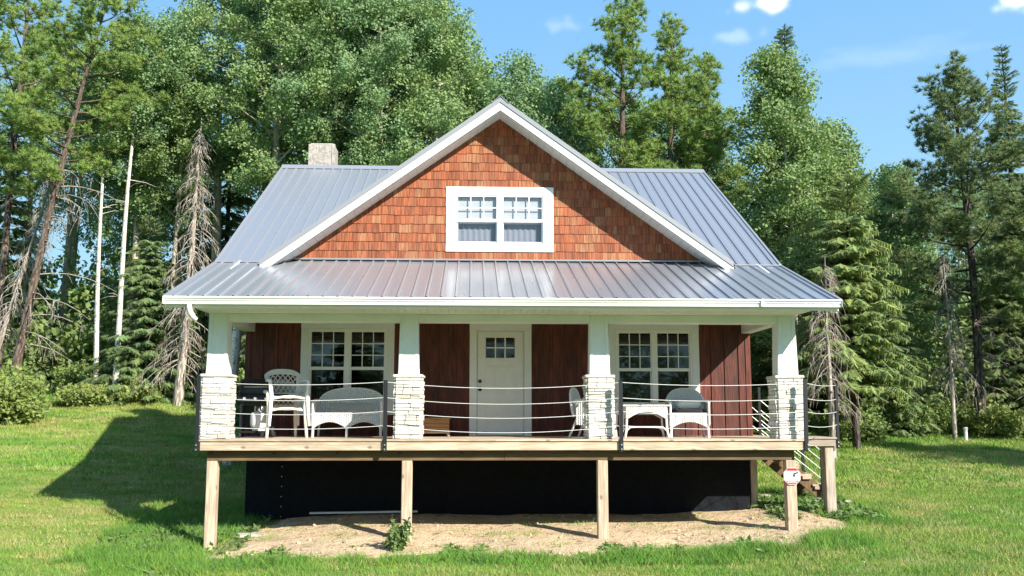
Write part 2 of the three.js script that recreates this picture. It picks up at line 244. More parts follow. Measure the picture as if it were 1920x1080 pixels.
// the holes of the front wall: x0, x1, y0, y1
const OPEN = [[-3.62, -2.13, .55, 2.07], [-.46, .44, 0, 2.02], [2.17, 3.65, .55, 2.07]];
{
  const hole = ([a, b, c, d]) => [[a, c], [a, d], [b, d], [b, c]];
  const front = plate([[WX0 + .03, -.08], [WX1 - .03, -.08], [WX1 - .03, 3.2], [WX0 + .03, 3.2]], .13, OPEN.map(o => hole([o[0], o[1], Math.max(o[2], -.07), o[3]])));
  const wall = part('front_wall', front, M.dark, cabin, [0, 0, -.155]);
  const edges = []; let x = WX0; const r = rng(31); while (x < WX1 - .1) { edges.push(x); x += .255 + (r() - .5) * .03; } edges.push(WX1);
  const blocks = [[-3.74, -2.01, .445, 2.18], [-.59, .57, -.2, 2.19], [2.05, 3.76, .445, 2.18]];
  for (let i = 0; i < edges.length - 1; i++) {
    const a = edges[i] + .003, b = edges[i + 1] - .003, m = sidings[Math.floor(r() * 4)];
    let pieces = [[a, b, -.03, 2.5]];
    for (const [x0, x1, y0, y1] of blocks) pieces = pieces.flatMap(([p, q, c, d]) => {
      if (q <= x0 || p >= x1 || c >= y1 || d <= y0) return [[p, q, c, d]];
      const out = []; if (p < x0 - .02) out.push([p, x0 - .002, c, d]); if (q > x1 + .02) out.push([x1 + .002, q, c, d]);
      const u = Math.max(p, x0), v = Math.min(q, x1); if (c < y0 - .02) out.push([u, v, c, y0 - .002]); if (d > y1 + .02) out.push([u, v, y1 + .002, d]); return out;
    });
    for (const [p, q, c, d] of pieces) span('siding_board', p, q, c, d, -.022, 0, m, wall);
    const e = edges[i]; if (i > 0) for (const [c, d] of (() => { const k = blocks.find(k => e > k[0] - .03 && e < k[1] + .03); return k ? [[-.03, k[2] - .002]].filter(v => v[1] > v[0] + .05) : [[-.03, 2.5]]; })()) span('batten', e - .022, e + .022, c, d, .001, .02, m, wall);
  }
  for (const s of [0, 1]) { const xx = s ? WX1 : WX0; span('corner_board', xx - .05 + (s ? .0 : .0), xx + .05, -.06, 2.5, s ? -.06 : -.06, .016, sidings[1], wall); }
  // side walls, back wall, floor and attic floor close the house
  for (const s of [-1, 1]) {
    const X = s < 0 ? WX0 : WX1, prof = [[0, -.08], [-BACK, -.08], [-BACK, mainY(-11.3 + 0) > 0 ? 3.3 : 3.3], [-RIDGE, mainY(RIDGE) - .17], [0, porchY(0) - .16]];
    const g = plate(prof, .14); g.rotateY(Math.PI / 2); const w = part('side_wall', g, sidings[2], cabin, [s < 0 ? X : X - .14, 0, -.16]);
    for (let z = -.45; z > BACK; z -= .26) span('batten', s < 0 ? X - .02 : X + .001, s < 0 ? X - .001 : X + .02, -.05, (z > RIDGE ? mainY(z) : mainY(2 * RIDGE - z)) - .3, z - .022, z + .022, sidings[3], w);
  }
  span('back_wall', WX0 + .14, WX1 - .14, -.08, 3.2, BACK - .14, BACK, sidings[0], cabin);
  span('floor', WX0 + .15, WX1 - .15, -.08, .03, BACK + .01, -.17, M.dark, cabin); span('attic_floor', WX0 + .15, WX1 - .15, 2.6, 2.68, BACK + .01, -.17, M.dark, cabin);
}
// ---- windows: trim boards, frame, sashes, muntins, panes
function windowUnit(name, x0, x1, y0, y1, tw, th, tb, rows, zf, deep, label) {
  // x0..y1 outer edge of the trim; tw side trim, th head trim, tb sill trim
  const w = thingPart(name, cabin, [(x0 + x1) / 2, y0, zf]); if (label) w.userData.label = label;
  const f0 = x0 + tw, f1 = x1 - tw, g0 = y0 + tb, g1 = y1 - th, B = (n, a, b, c, d, z0, z1, m = M.vinyl) => span(n, a, b, c, d, zf + z0, zf + z1, m, w, .003);
  B('trim_board', x0, f0, y0 + tb, g1, 0, .024, M.white); B('trim_board', f1, x1, y0 + tb, g1, 0, .024, M.white);
  B('trim_board', x0 - .003, x1 + .003, g1 + .001, y1, 0, .028, M.white); B('trim_board', x0 - .003, x1 + .003, y0, g0 - .001, 0, .028, M.white);
  const fr = .035, xm = (f0 + f1) / 2, mw = .045, mid = lerp(g0, g1, .475);
  B('frame_jamb', f0 + .001, f0 + fr, g0, g1, -.07, .016); B('frame_jamb', f1 - fr, f1 - .001, g0, g1, -.07, .016); B('frame_head', f0 + fr, f1 - fr, g1 - fr, g1 - .001, -.07, .015); B('frame_sill', f0 + fr, f1 - fr, g0 + .001, g0 + fr, -.07, .019); B('mullion', xm - mw, xm + mw, g0 + fr, g1 - fr, -.07, .014);
  for (const [a, b] of [[f0 + fr, xm - mw], [xm + mw, f1 - fr]]) {
    const s = .028;
    // lower sash sits deeper, upper sash carries the grille
    B('sash_rail', a, b, mid - .03, mid + .03, -.03, .004); B('sash_rail', a, b, g1 - fr - s, g1 - fr, -.03, -.002); B('sash_stile', a, a + s * .8, mid + .03, g1 - fr - s, -.03, -.003); B('sash_stile', b - s * .8, b, mid + .03, g1 - fr - s, -.03, -.003);
    B('sash_rail', a, b, g0 + fr, g0 + fr + s * 1.2, -.062, -.03); B('sash_stile', a, a + s, g0 + fr + s * 1.2, mid - .03, -.062, -.031); B('sash_stile', b - s, b, g0 + fr + s * 1.2, mid - .03, -.062, -.031);
    const px0 = a + s * .8, px1 = b - s * .8, py0 = mid + .03, py1 = g1 - fr - s, bar = .009;
    for (let i = 1; i < 3; i++) { const c = lerp(px0, px1, i / 3); B('muntin', c - bar, c + bar, py0, py1, -.026, -.008); }
    for (let j = 1; j < rows; j++) { const c = lerp(py0, py1, j / rows); for (let i = 0; i < 3; i++) B('muntin', lerp(px0, px1, i / 3) + (i ? bar : 0), lerp(px0, px1, (i + 1) / 3) - (i < 2 ? bar : 0), c - bar, c + bar, -.026, -.009); }
    for (let i = 0; i < 3; i++) for (let j = 0; j < rows; j++) { const o = part('pane', new THREE.PlaneGeometry((px1 - px0) / 3 - bar, (py1 - py0) / rows - bar), M.glass, w, [lerp(px0, px1, (i + .5) / 3), lerp(py0, py1, (j + .5) / rows), zf - .02]); o.castShadow = false; }
    const o = part('pane', new THREE.PlaneGeometry(b - a - 2 * s, mid - .03 - g0 - fr - s * 1.2), M.glass, w, [(a + b) / 2, (mid - .03 + g0 + fr + s * 1.2) / 2, zf - .05]); o.castShadow = false;
    deep(w, a, b, g0 + fr, g1 - fr, mid);
  }
  return w;
}
function thingPart(name, parent, p) { const g = new THREE.Group(); g.name = name; g.position.set(...p); parent.updateWorldMatrix(true, false); parent.attach(g); return g; }
const lowDeep = (w, a, b, y0, y1, mid) => { // insect screen frame, half-drawn blind
  for (let k = 0; k < 6; k++) span('blind_slat', a + .02, b - .02, y1 - .05 - k * .05, y1 - .047 - k * .05, -.20, -.165, mat('tan blind', .16, .13, .085, { roughness: .9 }), w, .001);
};
windowUnit('window', -3.742, -2.005, .445, 2.185, .135, .135, .19, 3, .002, lowDeep);
windowUnit('window', 2.045, 3.762, .445, 2.182, .135, .135, .17, 3, .002, lowDeep);
{ // ---- front door
  const d = thingPart('front_door', cabin, [-.01, .03, 0]), B = (n, a, b, c, e, z0, z1, m = M.door) => span(n, a, b, c, e, z0, z1, m, d, .003);
  B('trim_board', -.592, -.462, .03, 2.02, .002, .026, M.white); B('trim_board', .440, .572, .03, 2.02, .002, .026, M.white); B('trim_board', -.595, .575, 2.021, 2.19, .002, .03, M.white);
  B('threshold', -.46, .438, .031, .062, -.08, .03, M.grillGrey);
  B('jamb', -.461, -.447, .063, 2.019, -.12, .012, M.white); B('jamb', .424, .438, .063, 2.019, -.12, .012, M.white); B('jamb', -.446, .423, 2.006, 2.019, -.12, .012, M.white);
  const gx0 = -.287, gx1 = .257, gy0 = 1.512, gy1 = 1.894, hole = [[gx0, gy0], [gx0, gy1], [gx1, gy1], [gx1, gy0]];
  const slab = part('door_slab', plate([[-.443, .066], [.42, .066], [.42, 2.003], [-.443, 2.003]], .045, [hole]), M.door, d, [0, 0, -.075]);
  // craftsman face: stiles, rails and two flat plank panels standing in
  B('stile', -.443, -.29, .066, 2.003, -.0295, -.018); B('stile', .26, .42, .066, 2.003, -.0295, -.018); B('rail', -.289, .259, .066, .32, -.0295, -.019); B('rail', -.289, .259, 1.36, 1.511, -.0295, -.019); B('rail', -.289, .259, 1.895, 2.003, -.0295, -.019);
  for (let i = 0; i < 3; i++) B('plank', -.284 + i * .183, -.107 + i * .183, .324, 1.356, -.0295, -.0245);
  for (let i = 1; i < 3; i++) { const c = lerp(gx0, gx1, i / 3); B('muntin', c - .012, c + .012, gy0, gy1, -.07, -.022, M.vinyl); }
  for (let i = 0; i < 3; i++) { B('muntin', lerp(gx0, gx1, i / 3) + .013, lerp(gx0, gx1, (i + 1) / 3) - .013, 1.691, 1.715, -.07, -.023, M.vinyl); for (const y of [1.60, 1.805]) { const o = part('pane', new THREE.PlaneGeometry(.165, .19), M.glass, d, [lerp(gx0, gx1, (i + .5) / 3), y, -.045]); o.castShadow = false; } }
  for (const [y, r0] of [[1.07, .028], [.925, .033]]) { const g = new THREE.LatheGeometry([[0, .055], [.02, .054], [r0 * .85, .045], [r0, .034], [.016, .02], [.015, .01], [r0 + .006, .008], [r0 + .006, 0]].map(p => new THREE.Vector2(...p)).reverse(), 14); g.rotateX(Math.PI / 2); part(y > 1 ? 'deadbolt' : 'door_knob', g, M.knob, d, [-.395, y, -.018]); }
}
{ // ---- cedar shingle gable
  const g0 = 3.30, top = x => gableY(x) - .19, hx = (6.18 - g0) / GK;
  const tri = [[GCX - hx - .12, g0], [GCX + hx + .12, g0], [GCX, top(GCX) + .06]], win = [-.96, .91, 3.62, 4.70];
  const wall = part('gable_wall', plate(tri, .12, [[[win[0], win[2]], [win[0], win[3]], [win[1], win[3]], [win[1], win[2]]]]), M.dark, cabin, [0, 0, -.15]);
  const r = rng(612), all = [], EX = .1735, gw = [-1.06, 1.004, 3.53, 4.795];
  for (let row = 0; row < 17; row++) {
    const y0 = 3.37 + row * EX, y1 = y0 + EX; let x = GCX - hx - .3 + r() * .12;
    while (x < GCX + hx + .3) {
      const w = .075 + Math.pow(r(), 1.3) * .14, a = x + .002, b = x + w - .002; x += w;
      const drop = (r() - .5) * .014; let pieces = [[a, b, y0 + drop, y1 + .03]];
      if (b > gw[0] && a < gw[1] && y1 > gw[2] && y0 < gw[3]) {
        pieces = [];
        if (a < gw[0] - .004) pieces.push([a, gw[0] - .003, y0 + drop, y1 + .03]);
        if (b > gw[1] + .004) pieces.push([gw[1] + .003, b, y0 + drop, y1 + .03]);
        const u = Math.max(a, gw[0] - .001), v = Math.min(b, gw[1] + .001);
        if (y0 < gw[2] - .02) pieces.push([u, v, y0 + drop, gw[2] - .002]); if (y1 > gw[3] + .02) pieces.push([u, v, gw[3] + .002, y1 + .03]);
      }
      for (const [p, q, c, d] of pieces) if (q - p > .006) {
        // cut by the rake: corners under the soffit line
        const up = Math.min(top(p), top(q), d), mid = Math.min(Math.max(top(p), top(q), top((p + q) / 2)), d); if (mid < c + .02) continue;
        all.push({ a: p, b: q, c, ta: Math.max(Math.min(top(p), d), c + .001), tb: Math.max(Math.min(top(q), d), c + .001), d, thick: .012 + r() * .008, m: Math.floor(r() * shakes.length), u: r() * 7, v: r() * 7, area: (q - p) * (mid - c) });
      }
    }
  }
  const wedge = s => { // thick at the butt, thin at the head
    const k = y => lerp(s.thick + .004, .004, (y - s.c) / (.21)), pos = [], uv = [], A = [s.a, s.c], B = [s.b, s.c], C = [s.b, s.tb], D = [s.a, s.ta], z = p => Math.max(k(p[1]), .003);
    const F = [A, B, C, D].map(p => [p[0], p[1], z(p)]), K = [A, B, C, D].map(p => [p[0], p[1], -.028]);
    const q = (a, b, c, d) => { for (const p of [a, b, c, a, c, d]) { pos.push(...p); uv.push(p[0] + s.u, p[1] + s.v + p[2]); } };
    q(F[0], F[1], F[2], F[3]); q(K[0], K[1], F[1], F[0]); q(K[1], K[2], F[2], F[1]); q(K[3], K[0], F[0], F[3]); q(F[3], F[2], K[2], K[3]);
    const g = new THREE.BufferGeometry(); g.setAttribute('position', new THREE.Float32BufferAttribute(pos, 3)); g.setAttribute('uv', new THREE.Float32BufferAttribute(uv, 2)); g.computeVertexNormals(); return g;
  };
  all.sort((a, b) => b.area - a.area);
  all.slice(0, 300).forEach(s => part('shingle', wedge(s), shakes[s.m], wall));
  const rest = all.slice(300); shakes.forEach((m, i) => { const l = rest.filter(s => s.m === i); if (l.length) part('narrow_shingle', mergeGeometries(l.map(wedge)), m, wall).userData.kind = 'stuff'; });
  windowUnit('gable_window', -1.058, 1.002, 3.53, 4.795, .165, .125, .135, 2, .004, (w, a, b, y0, y1, mid) => {
    for (let k = 0; k < 22; k++) span('blind_slat', a + .005, b - .005, y1 - .04 - k * .024, y1 - .019 - k * .024, -.09, -.086, M.blind, w, .001);
    const pts = []; for (let i = 0; i <= 24; i++) pts.push([lerp(a, b, i / 24), -.14 + .012 * Math.sin(i * 1.9)]);
    const g = new THREE.BufferGeometry(), pos = [], uv = [], idx = []; pts.forEach(([x, z], i) => { pos.push(x, y0 - .02, z, x, y1, z); uv.push(x, 0, x, 1); if (i) { const k = i * 2; idx.push(k - 2, k, k - 1, k - 1, k, k + 1); } });
    g.setAttribute('position', new THREE.Float32BufferAttribute(pos, 3)); g.setAttribute('uv', new THREE.Float32BufferAttribute(uv, 2)); g.setIndex(idx); g.computeVertexNormals();
    part('sheer_curtain', g, mat('sheer curtain', .17, .19, .23, { roughness: .95, side: THREE.DoubleSide }), w);
  });
  span('wall_flashing', GCX - 3.95, GCX + 3.9, porchY(0) + .012, porchY(0) + .045, .002, .05, M.roofTrim, wall);
}
// ---- steel roofing: every pan with its rib is a sheet of its own; local z runs downhill
const PITCH = .2309;
function ribSheet(L, sag = 0) {
  const h = PITCH / 2, prof = [[-h, 0], [-.052, 0], [-.048, .004], [-.04, 0], [-.023, 0], [-.01, .024], [.01, .024], [.023, 0], [.04, 0], [.048, .004], [.052, 0], [h, 0]], pos = [], uv = [], idx = [];
  const ou = uvR() * 5, ov = uvR() * 5;
  for (const z of [0, L]) for (const [x, y] of prof) { pos.push(x, y, z); uv.push(x + ou, z * .5 + ov); }
  const n = prof.length; for (let i = 0; i < n - 1; i++) idx.push(i, i + n, i + 1, i + 1, i + n, i + n + 1);
  const g = new THREE.BufferGeometry(); g.setAttribute('position', new THREE.Float32BufferAttribute(pos, 3)); g.setAttribute('uv', new THREE.Float32BufferAttribute(uv, 2)); g.setIndex(idx); const f = g.toNonIndexed(); f.computeVertexNormals(); return f;
}
const slopeP = Math.atan(PK), slopeM = Math.atan(MK), slopeG = Math.atan(GK);
{ // porch roof
  const L = 3.12 / Math.cos(slopeP), roof = part('porch_roof', cbox(2 * XR - .02, .09, L - .05, .002), M.under, cabin, [0, porchY(1.56) - .065, 1.56], [slopeP, 0, 0]);
  const wob = rng(88);
  for (let i = 0; i < 46; i++) part('roof_panel', ribSheet(L), M.roof, roof, [-XR + (i + .5) * PITCH, porchY(-.02) - .004, -.02], [slopeP + (wob() - .5) * .002, 0, (wob() - .5) * .006]);
  for (const s of [-1, 1]) { part('rake_trim', cbox(.05, .11, L, .006), M.roofTrim, roof, [s * (XR + .012), porchY(1.54) - .035, 1.54], [slopeP, 0, 0]); part('rake_fascia', cbox(.03, .15, L - .06, .004), M.white, roof, [s * (XR - .03), porchY(1.52) - .155, 1.52], [slopeP, 0, 0]); }
  span('break_flashing', -XR, GCX - 4.3, MY - .012, MY + .012, MZ - .03, MZ + .055, M.roofTrim, roof, .004); span('break_flashing', GCX + 4.3, XR, MY - .012, MY + .012, MZ - .03, MZ + .055, M.roofTrim, roof, .004);
  // gutter with a rolled lip, soffit of ribbed boards, side returns
  const gp = [[0, .02], [0, -.105], [.075, -.105], [.078, -.088], [.066, -.07], [.066, -.062], [.088, -.045], [.088, -.02], [.108, -.012], [.112, .005], [.104, .014], [.098, .004], [.082, -.005], [.08, -.036], [.058, -.058], [.06, -.095], [.01, -.095], [.01, .02]];
  const g = plate(gp.map(([x, y]) => [-x, y]), 2 * XR + .03); g.rotateY(Math.PI / 2); const gut = part('gutter', g, M.gutter, roof, [-XR - .015, 2.253, 3.075]);
  span('gutter_end_cap', -XR - .022, -XR - .016, 2.15, 2.268, 3.078, 3.18, M.gutter, gut); span('gutter_end_cap', XR + .016, XR + .022, 2.15, 2.268, 3.078, 3.18, M.gutter, gut);
  span('gutter_joint', 4.02, 4.06, 2.146, 2.27, 3.076, 3.19, M.gutter, gut);
  span('fascia_board', -XR, XR, 2.10, 2.235, 3.045, 3.072, M.white, roof);
  for (let i = 0; i < 84; i++) { const w = 9.74 / 84; span('soffit_slat', -4.87 + i * w + .003, -4.87 + (i + 1) * w - .003, 2.105, 2.117, 2.39, 3.043, M.soffit, roof, .002); }
  span('soffit_backing', -4.88, 4.88, 2.119, 2.13, 2.30, 3.043, M.soffit, roof);
  for (const s of [-1, 1]) { const q = plate([[0, 1.98], [-2.95, 1.98], [-2.95, 2.1], [0, porchY(0) - .13]], .03); q.rotateY(Math.PI / 2); part('gable_infill', q, M.white, roof, [s * 4.88 - (s < 0 ? .03 : 0), .13, .06]); part('side_soffit', cbox(.42, .012, L - .12, .002), M.soffit, roof, [s * 5.1, porchY(1.52) - .13, 1.52], [slopeP, 0, 0]); }
  span('porch_ceiling', -4.85, 4.85, 2.26, 2.275, .03, 2.3, M.soffit, roof);
}
{ // main roof, two slopes; its front sheets start at the valleys of the gable
  const LF = (MZ - RIDGE) / Math.cos(slopeM), roof = part('main_roof', cbox(2 * XR - .02, .09, LF, .002), M.under, cabin, [0, mainY((MZ + RIDGE) / 2) - .075, (MZ + RIDGE) / 2 - .03], [slopeM, 0, 0]);
  const gz = x => { const d = gableY(x) - MY; return d > 0 ? MZ - d / MK : MZ; };
  for (let i = 0; i < 46; i++) {
    const x = -XR + (i + .5) * PITCH, zs = Math.min(MZ + .06, Math.max(gz(x - PITCH / 2), gz(x + PITCH / 2)) + (Math.abs(x - GCX) < 4.2 ? .03 : .06)), L = (zs - RIDGE) / Math.cos(slopeM);
    if (L > .1) part('roof_panel', ribSheet(L), M.roof, roof, [x, mainY(RIDGE) + .004, RIDGE], [slopeM, 0, 0]);
    part('roof_panel', ribSheet(LF + .1), M.roof, roof, [x, mainY(RIDGE) + .004, RIDGE], [slopeM, Math.PI, 0, 'YXZ']);
  }
  part('back_sheathing', cbox(2 * XR - .02, .09, LF, .002), M.under, roof, [0, mainY((MZ + RIDGE) / 2) - .075, 2 * RIDGE - (MZ + RIDGE) / 2 + .03], [-slopeM, 0, 0]);
  const cap = plate([[-.17, -.17 * MK + .02], [0, .045], [.17, -.17 * MK + .02], [.17, -.17 * MK + .028], [0, .06], [-.17, -.17 * MK + .028]].reverse(), 2 * XR + .06); cap.rotateY(Math.PI / 2); part('ridge_cap', cap, M.roofTrim, roof, [-XR - .03, mainY(RIDGE), RIDGE]);
  for (const s of [-1, 1]) for (const d of [1, -1]) { part('rake_trim', cbox(.05, .11, LF, .006), M.roofTrim, roof, [s * (XR + .013), mainY((MZ + RIDGE) / 2) - .03, d > 0 ? (MZ + RIDGE) / 2 : 2 * RIDGE - (MZ + RIDGE) / 2], [d * slopeM, 0, 0]); part('rake_fascia', cbox(.03, .17, LF - .1, .004), M.white, roof, [s * (XR - .03), mainY((MZ + RIDGE) / 2) - .17, d > 0 ? (MZ + RIDGE) / 2 : 2 * RIDGE - (MZ + RIDGE) / 2], [d * slopeM, 0, 0]); part('rake_soffit', cbox(.55, .012, LF - .1, .002), M.soffit, roof, [s * 5.02, mainY((MZ + RIDGE) / 2) - .16, d > 0 ? (MZ + RIDGE) / 2 : 2 * RIDGE - (MZ + RIDGE) / 2], [d * slopeM, 0, 0]); }
}
{ // gable roof over the shingle wall
  const zr = MZ - (GTOP - MY) / MK, FZ = .56, roof = thingPart('gable_roof', cabin, [GCX, GTOP, 0]);
  for (const s of [-1, 1]) {
    // rake boards: mitred at the peak, plumb cut at the foot
    const x1 = s < 0 ? 4.40 : 4.36, line = (off, x) => GTOP - off - GK * x, board = (o0, o1, xa, d) => plate([[0, line(o1, 0)], [xa, line(o1, xa)], [xa, line(o0, xa)], [0, line(o0, 0)]], d);
    const flip = g => { if (s < 0) { g.scale(-1, 1, 1); const p = g.index ? g.toNonIndexed() : g, a = p.attributes; for (const k of Object.keys(a)) { const n = a[k].itemSize, v = a[k].array; for (let i = 0; i < v.length; i += 3 * n) for (let j = 0; j < n; j++) [v[i + n + j], v[i + 2 * n + j]] = [v[i + 2 * n + j], v[i + n + j]]; } p.computeVertexNormals(); return p; } g.computeVertexNormals(); return g; };
    part('rake_fascia', flip(board(.065, .215, x1, .035)), M.white, roof, [GCX, 0, FZ - .03]);
    part('rake_trim', flip(board(-.03, .064, x1, .06)), M.roofTrim, roof, [GCX, 0, FZ - .035]);
    part('soffit', flip(board(.19, .205, x1 - .1, .55)), M.soffit, roof, [GCX, 0, -.02]);
    const nS = 90; for (let i = 0; i < 30; i++) { const a = i * 4.3 / 30, c = a + 4.3 / 30 - .006; part('soffit_slat', flip(plate([[a, line(.216, a)], [c, line(.216, c)], [c, line(.2055, c)], [a, line(.2055, a)]], .50)), M.soffit, roof, [GCX, 0, .003]); }
    part('sheathing', flip(board(.03, .10, x1 + .05, 5.2)), M.under, roof, [GCX, 0, FZ - .05 - 5.2]);
    // sheets run down the slope, shortened behind by the valley
    for (let z = FZ - PITCH / 2; z > zr + .1; z -= PITCH) { const back = z < MZ ? (GTOP - mainY(z - PITCH / 2)) / GK : 4.4, L = Math.min(4.4, Math.max(.2, back)) / Math.cos(slopeG), o = part('roof_panel', ribSheet(L), M.roof, roof, [GCX, GTOP - .004, z], [slopeG, s * Math.PI / 2, 0, 'YXZ']); }
  }
  const cap = plate([[-.16, -.16 * GK + .02], [0, .05], [.16, -.16 * GK + .02], [.16, -.16 * GK + .03], [0, .066], [-.16, -.16 * GK + .03]].reverse(), FZ - zr + .04); part('ridge_cap', cap, M.roofTrim, roof, [GCX, GTOP, zr]);
}
{ // chimney behind the ridge
  const c = thingPart('chimney', cabin, [-4.45, 6.2, -6.5]);
  span('chimney_shaft', -4.77, -4.12, 5.3, 7.36, -6.85, -6.2, M.chimney, c, .01); span('chimney_corner', -4.785, -4.70, 5.3, 7.37, -6.2, -6.185, M.chimney, c); span('chimney_corner', -4.19, -4.105, 5.3, 7.37, -6.2, -6.185, M.chimney, c); span('chimney_cap', -4.74, -4.15, 7.361, 7.40, -6.82, -6.22, M.concrete, c, .01);
}
// ---- porch columns: ledgestone base, cap slab, tapered white shaft
[[-4.70, 3], [-1.585, 11], [1.565, 23], [4.72, 37]].forEach(([cx, seed]) => {
  const r = rng(seed), col = thingPart('porch_column', cabin, [cx, DECK, 2.09]), H0 = DECK, H1 = 1.045, hw = .195;
  span('column_core', cx - hw, cx + hw, H0, H1, 2.09 - hw, 2.09 + hw, M.concrete, col);
  let y = H0; const rows = []; while (y < H1 - .03) { let h = .04 + r() * .06; if (H1 - y - h < .04) h = H1 - y; rows.push([y, y + h]); y += h; }
  const lay = (face) => { for (const [a, b] of rows) { let t = -hw - .012; const end = hw + .012; while (t < end - .01) { let w = .10 + r() * .2; if (end - t - w < .07) w = end - t; const split = b - a > .08 && r() < .4, bits = split ? [[a, (a + b) / 2 + (r() - .5) * .02], null] : [[a, b]]; if (split) bits[1] = [bits[0][1], b]; for (const [c, d] of bits) { const dep = .03 + r() * .026, g = cbox(w - .004, d - c - .004, dep, .008), p = g.attributes.position; const sk = (r() - .5) * .03, sl = (r() - .5) * .012; for (let i = 0; i < p.count; i++) { const X = p.getX(i), Y = p.getY(i); p.setZ(i, p.getZ(i) + (p.getZ(i) > 0 ? X * sk * 1.2 + (vnoise(X * 23 + seed, Y * 23 + c * 9, 7) - .5) * .014 : 0)); p.setY(i, Y + X * sl * 3 * (Math.abs(X) < w ? 1 : 0)); } g.computeVertexNormals(); const u = t + w / 2, v = (c + d) / 2, o = hw + dep / 2 + .001; const P = face === 0 ? [cx + u, v, 2.09 + o] : face === 1 ? [cx + o, v, 2.09 - u] : face === 2 ? [cx - o, v, 2.09 + u] : [cx - u, v, 2.09 - o]; part('stone', g, stones[r() < .07 ? 5 : Math.floor(r() * 5)], col, P, [0, [0, Math.PI / 2, -Math.PI / 2, Math.PI][face], 0]); } t += w; } } };
  [0, 1, 2, 3].forEach(lay);
  const cap = cbox(.50, .055, .50, .018), cp = cap.attributes.position; for (let i = 0; i < cp.count; i++) { cp.setX(i, cp.getX(i) + (vnoise(cp.getY(i) * 30 + seed, cp.getZ(i) * 20, 3) - .5) * .02); cp.setY(i, cp.getY(i) + (vnoise(cp.getX(i) * 20 + seed, cp.getZ(i) * 20, 4) - .5) * .014); } cap.computeVertexNormals(); part('cap_stone', cap, stones[1], col, [cx, 1.073, 2.09]);
  const shaft = new THREE.CylinderGeometry(.142 * Math.SQRT2, .163 * Math.SQRT2, 1.0, 4, 1, false, Math.PI / 4).toNonIndexed(); shaft.computeVertexNormals(); part('shaft', shaft, M.white, col, [cx, 1.603, 2.09]);
  for (const s of [-1, 1]) { const g = cbox(.052, .995, .01, .002); part('corner_trim', g, M.white, col, [cx + s * .126, 1.603, 2.09 + .1575], [-.021, 0, s * .0205]); const k = cbox(.01, .995, .052, .002); part('corner_trim', k, M.white, col, [cx + s * .1575, 1.603, 2.09 + .126], [-.0205, 0, s * .021]); }
});
span('porch_beam', -4.86, 4.86, 1.972, 2.102, 1.93, 2.225, M.white, cabin); span('side_beam', -4.79, -4.60, 1.985, 2.25, .024, 1.928, M.white, cabin); span('side_beam', 4.58, 4.77, 1.985, 2.25, .024, 1.928, M.white, cabin); span('frieze_board', -4.86, 4.86, 2.103, 2.118, 1.95, 2.389, M.white, cabin);
{ // ---- deck
  const deck = thingPart('deck', cabin, [0, 0, 1.2]), r = rng(55);
  for (let i = 0; i < 17; i++) { const z1 = 2.525 - i * .146, cut = -1.5 + r() * 3; for (const [a, b] of [[-4.87, cut - .002], [cut + .002, 4.88]]) span('deck_board', a, b, DECK - .03, DECK, z1 - .14, z1, deckWood[Math.floor(r() * 4)], deck); }
  for (const [a, b] of [[-4.85, -1.935], [-1.931, 1.845], [1.849, 4.86]]) span('rim_board', a, b, -.118, DECK - .032, 2.465, 2.503, deckWood[Math.floor(r() * 4)], deck);
  span('rim_board', -4.85, -4.812, -.118, DECK - .032, .02, 2.463, deckWood[1], deck); span('rim_board', 4.822, 4.86, -.118, DECK - .032, .02, 2.463, deckWood[1], deck);
  for (let i = 0; i < 24; i++) span('joist', -4.6 + i * .4, -4.562 + i * .4, -.12, DECK - .033, .0, 2.46, beamWood, deck);
  span('girder', -4.775, -.02, -.285, -.121, 2.19, 2.345, beamWood, deck); span('girder', -.016, 4.745, -.285, -.121, 2.19, 2.345, beamWood, deck);
  for (const x of [-4.69, -1.585, 1.583, 4.68]) span('post', x - .083, x + .083, ground(x, 2.25) - .35, -.286, 2.185, 2.35, deckWood[Math.floor(r() * 4)], deck, .008);
  // side landing and walkway to the stairs
  for (let i = 0; i < 8; i++) span('deck_board', 4.883, 5.93, DECK - .03, DECK, 1.2 - i * .146 - .14, 1.2 - i * .146, greyWood[i % 2], deck);
  for (let i = 0; i < 12; i++) span('deck_board', 4.75, 5.06, DECK - .03, DECK, .03 - i * .146 - .14, .03 - i * .146, greyWood[i % 2], deck);
  span('rim_board', 4.862, 5.915, -.10, DECK - .032, 1.14, 1.178, greyWood[0], deck); span('rim_board', 5.877, 5.915, -.10, DECK - .032, .05, 1.138, greyWood[1], deck); span('rim_board', 5.03, 5.068, -.2, DECK - .032, -1.72, .0, greyWood[1], deck);
  span('post', 5.70, 5.87, ground(5.78, 1.07) - .35, -.102, .97, 1.137, greyWood[0], deck, .008); span('post', 4.72, 4.85, ground(4.8, -.2) - .35, DECK - .034, -.25, -.12, deckWood[2], deck, .006); span('post', 4.93, 5.028, ground(5, -1.6) - .35, DECK - .034, -1.7, -1.6, deckWood[2], deck, .006);
}
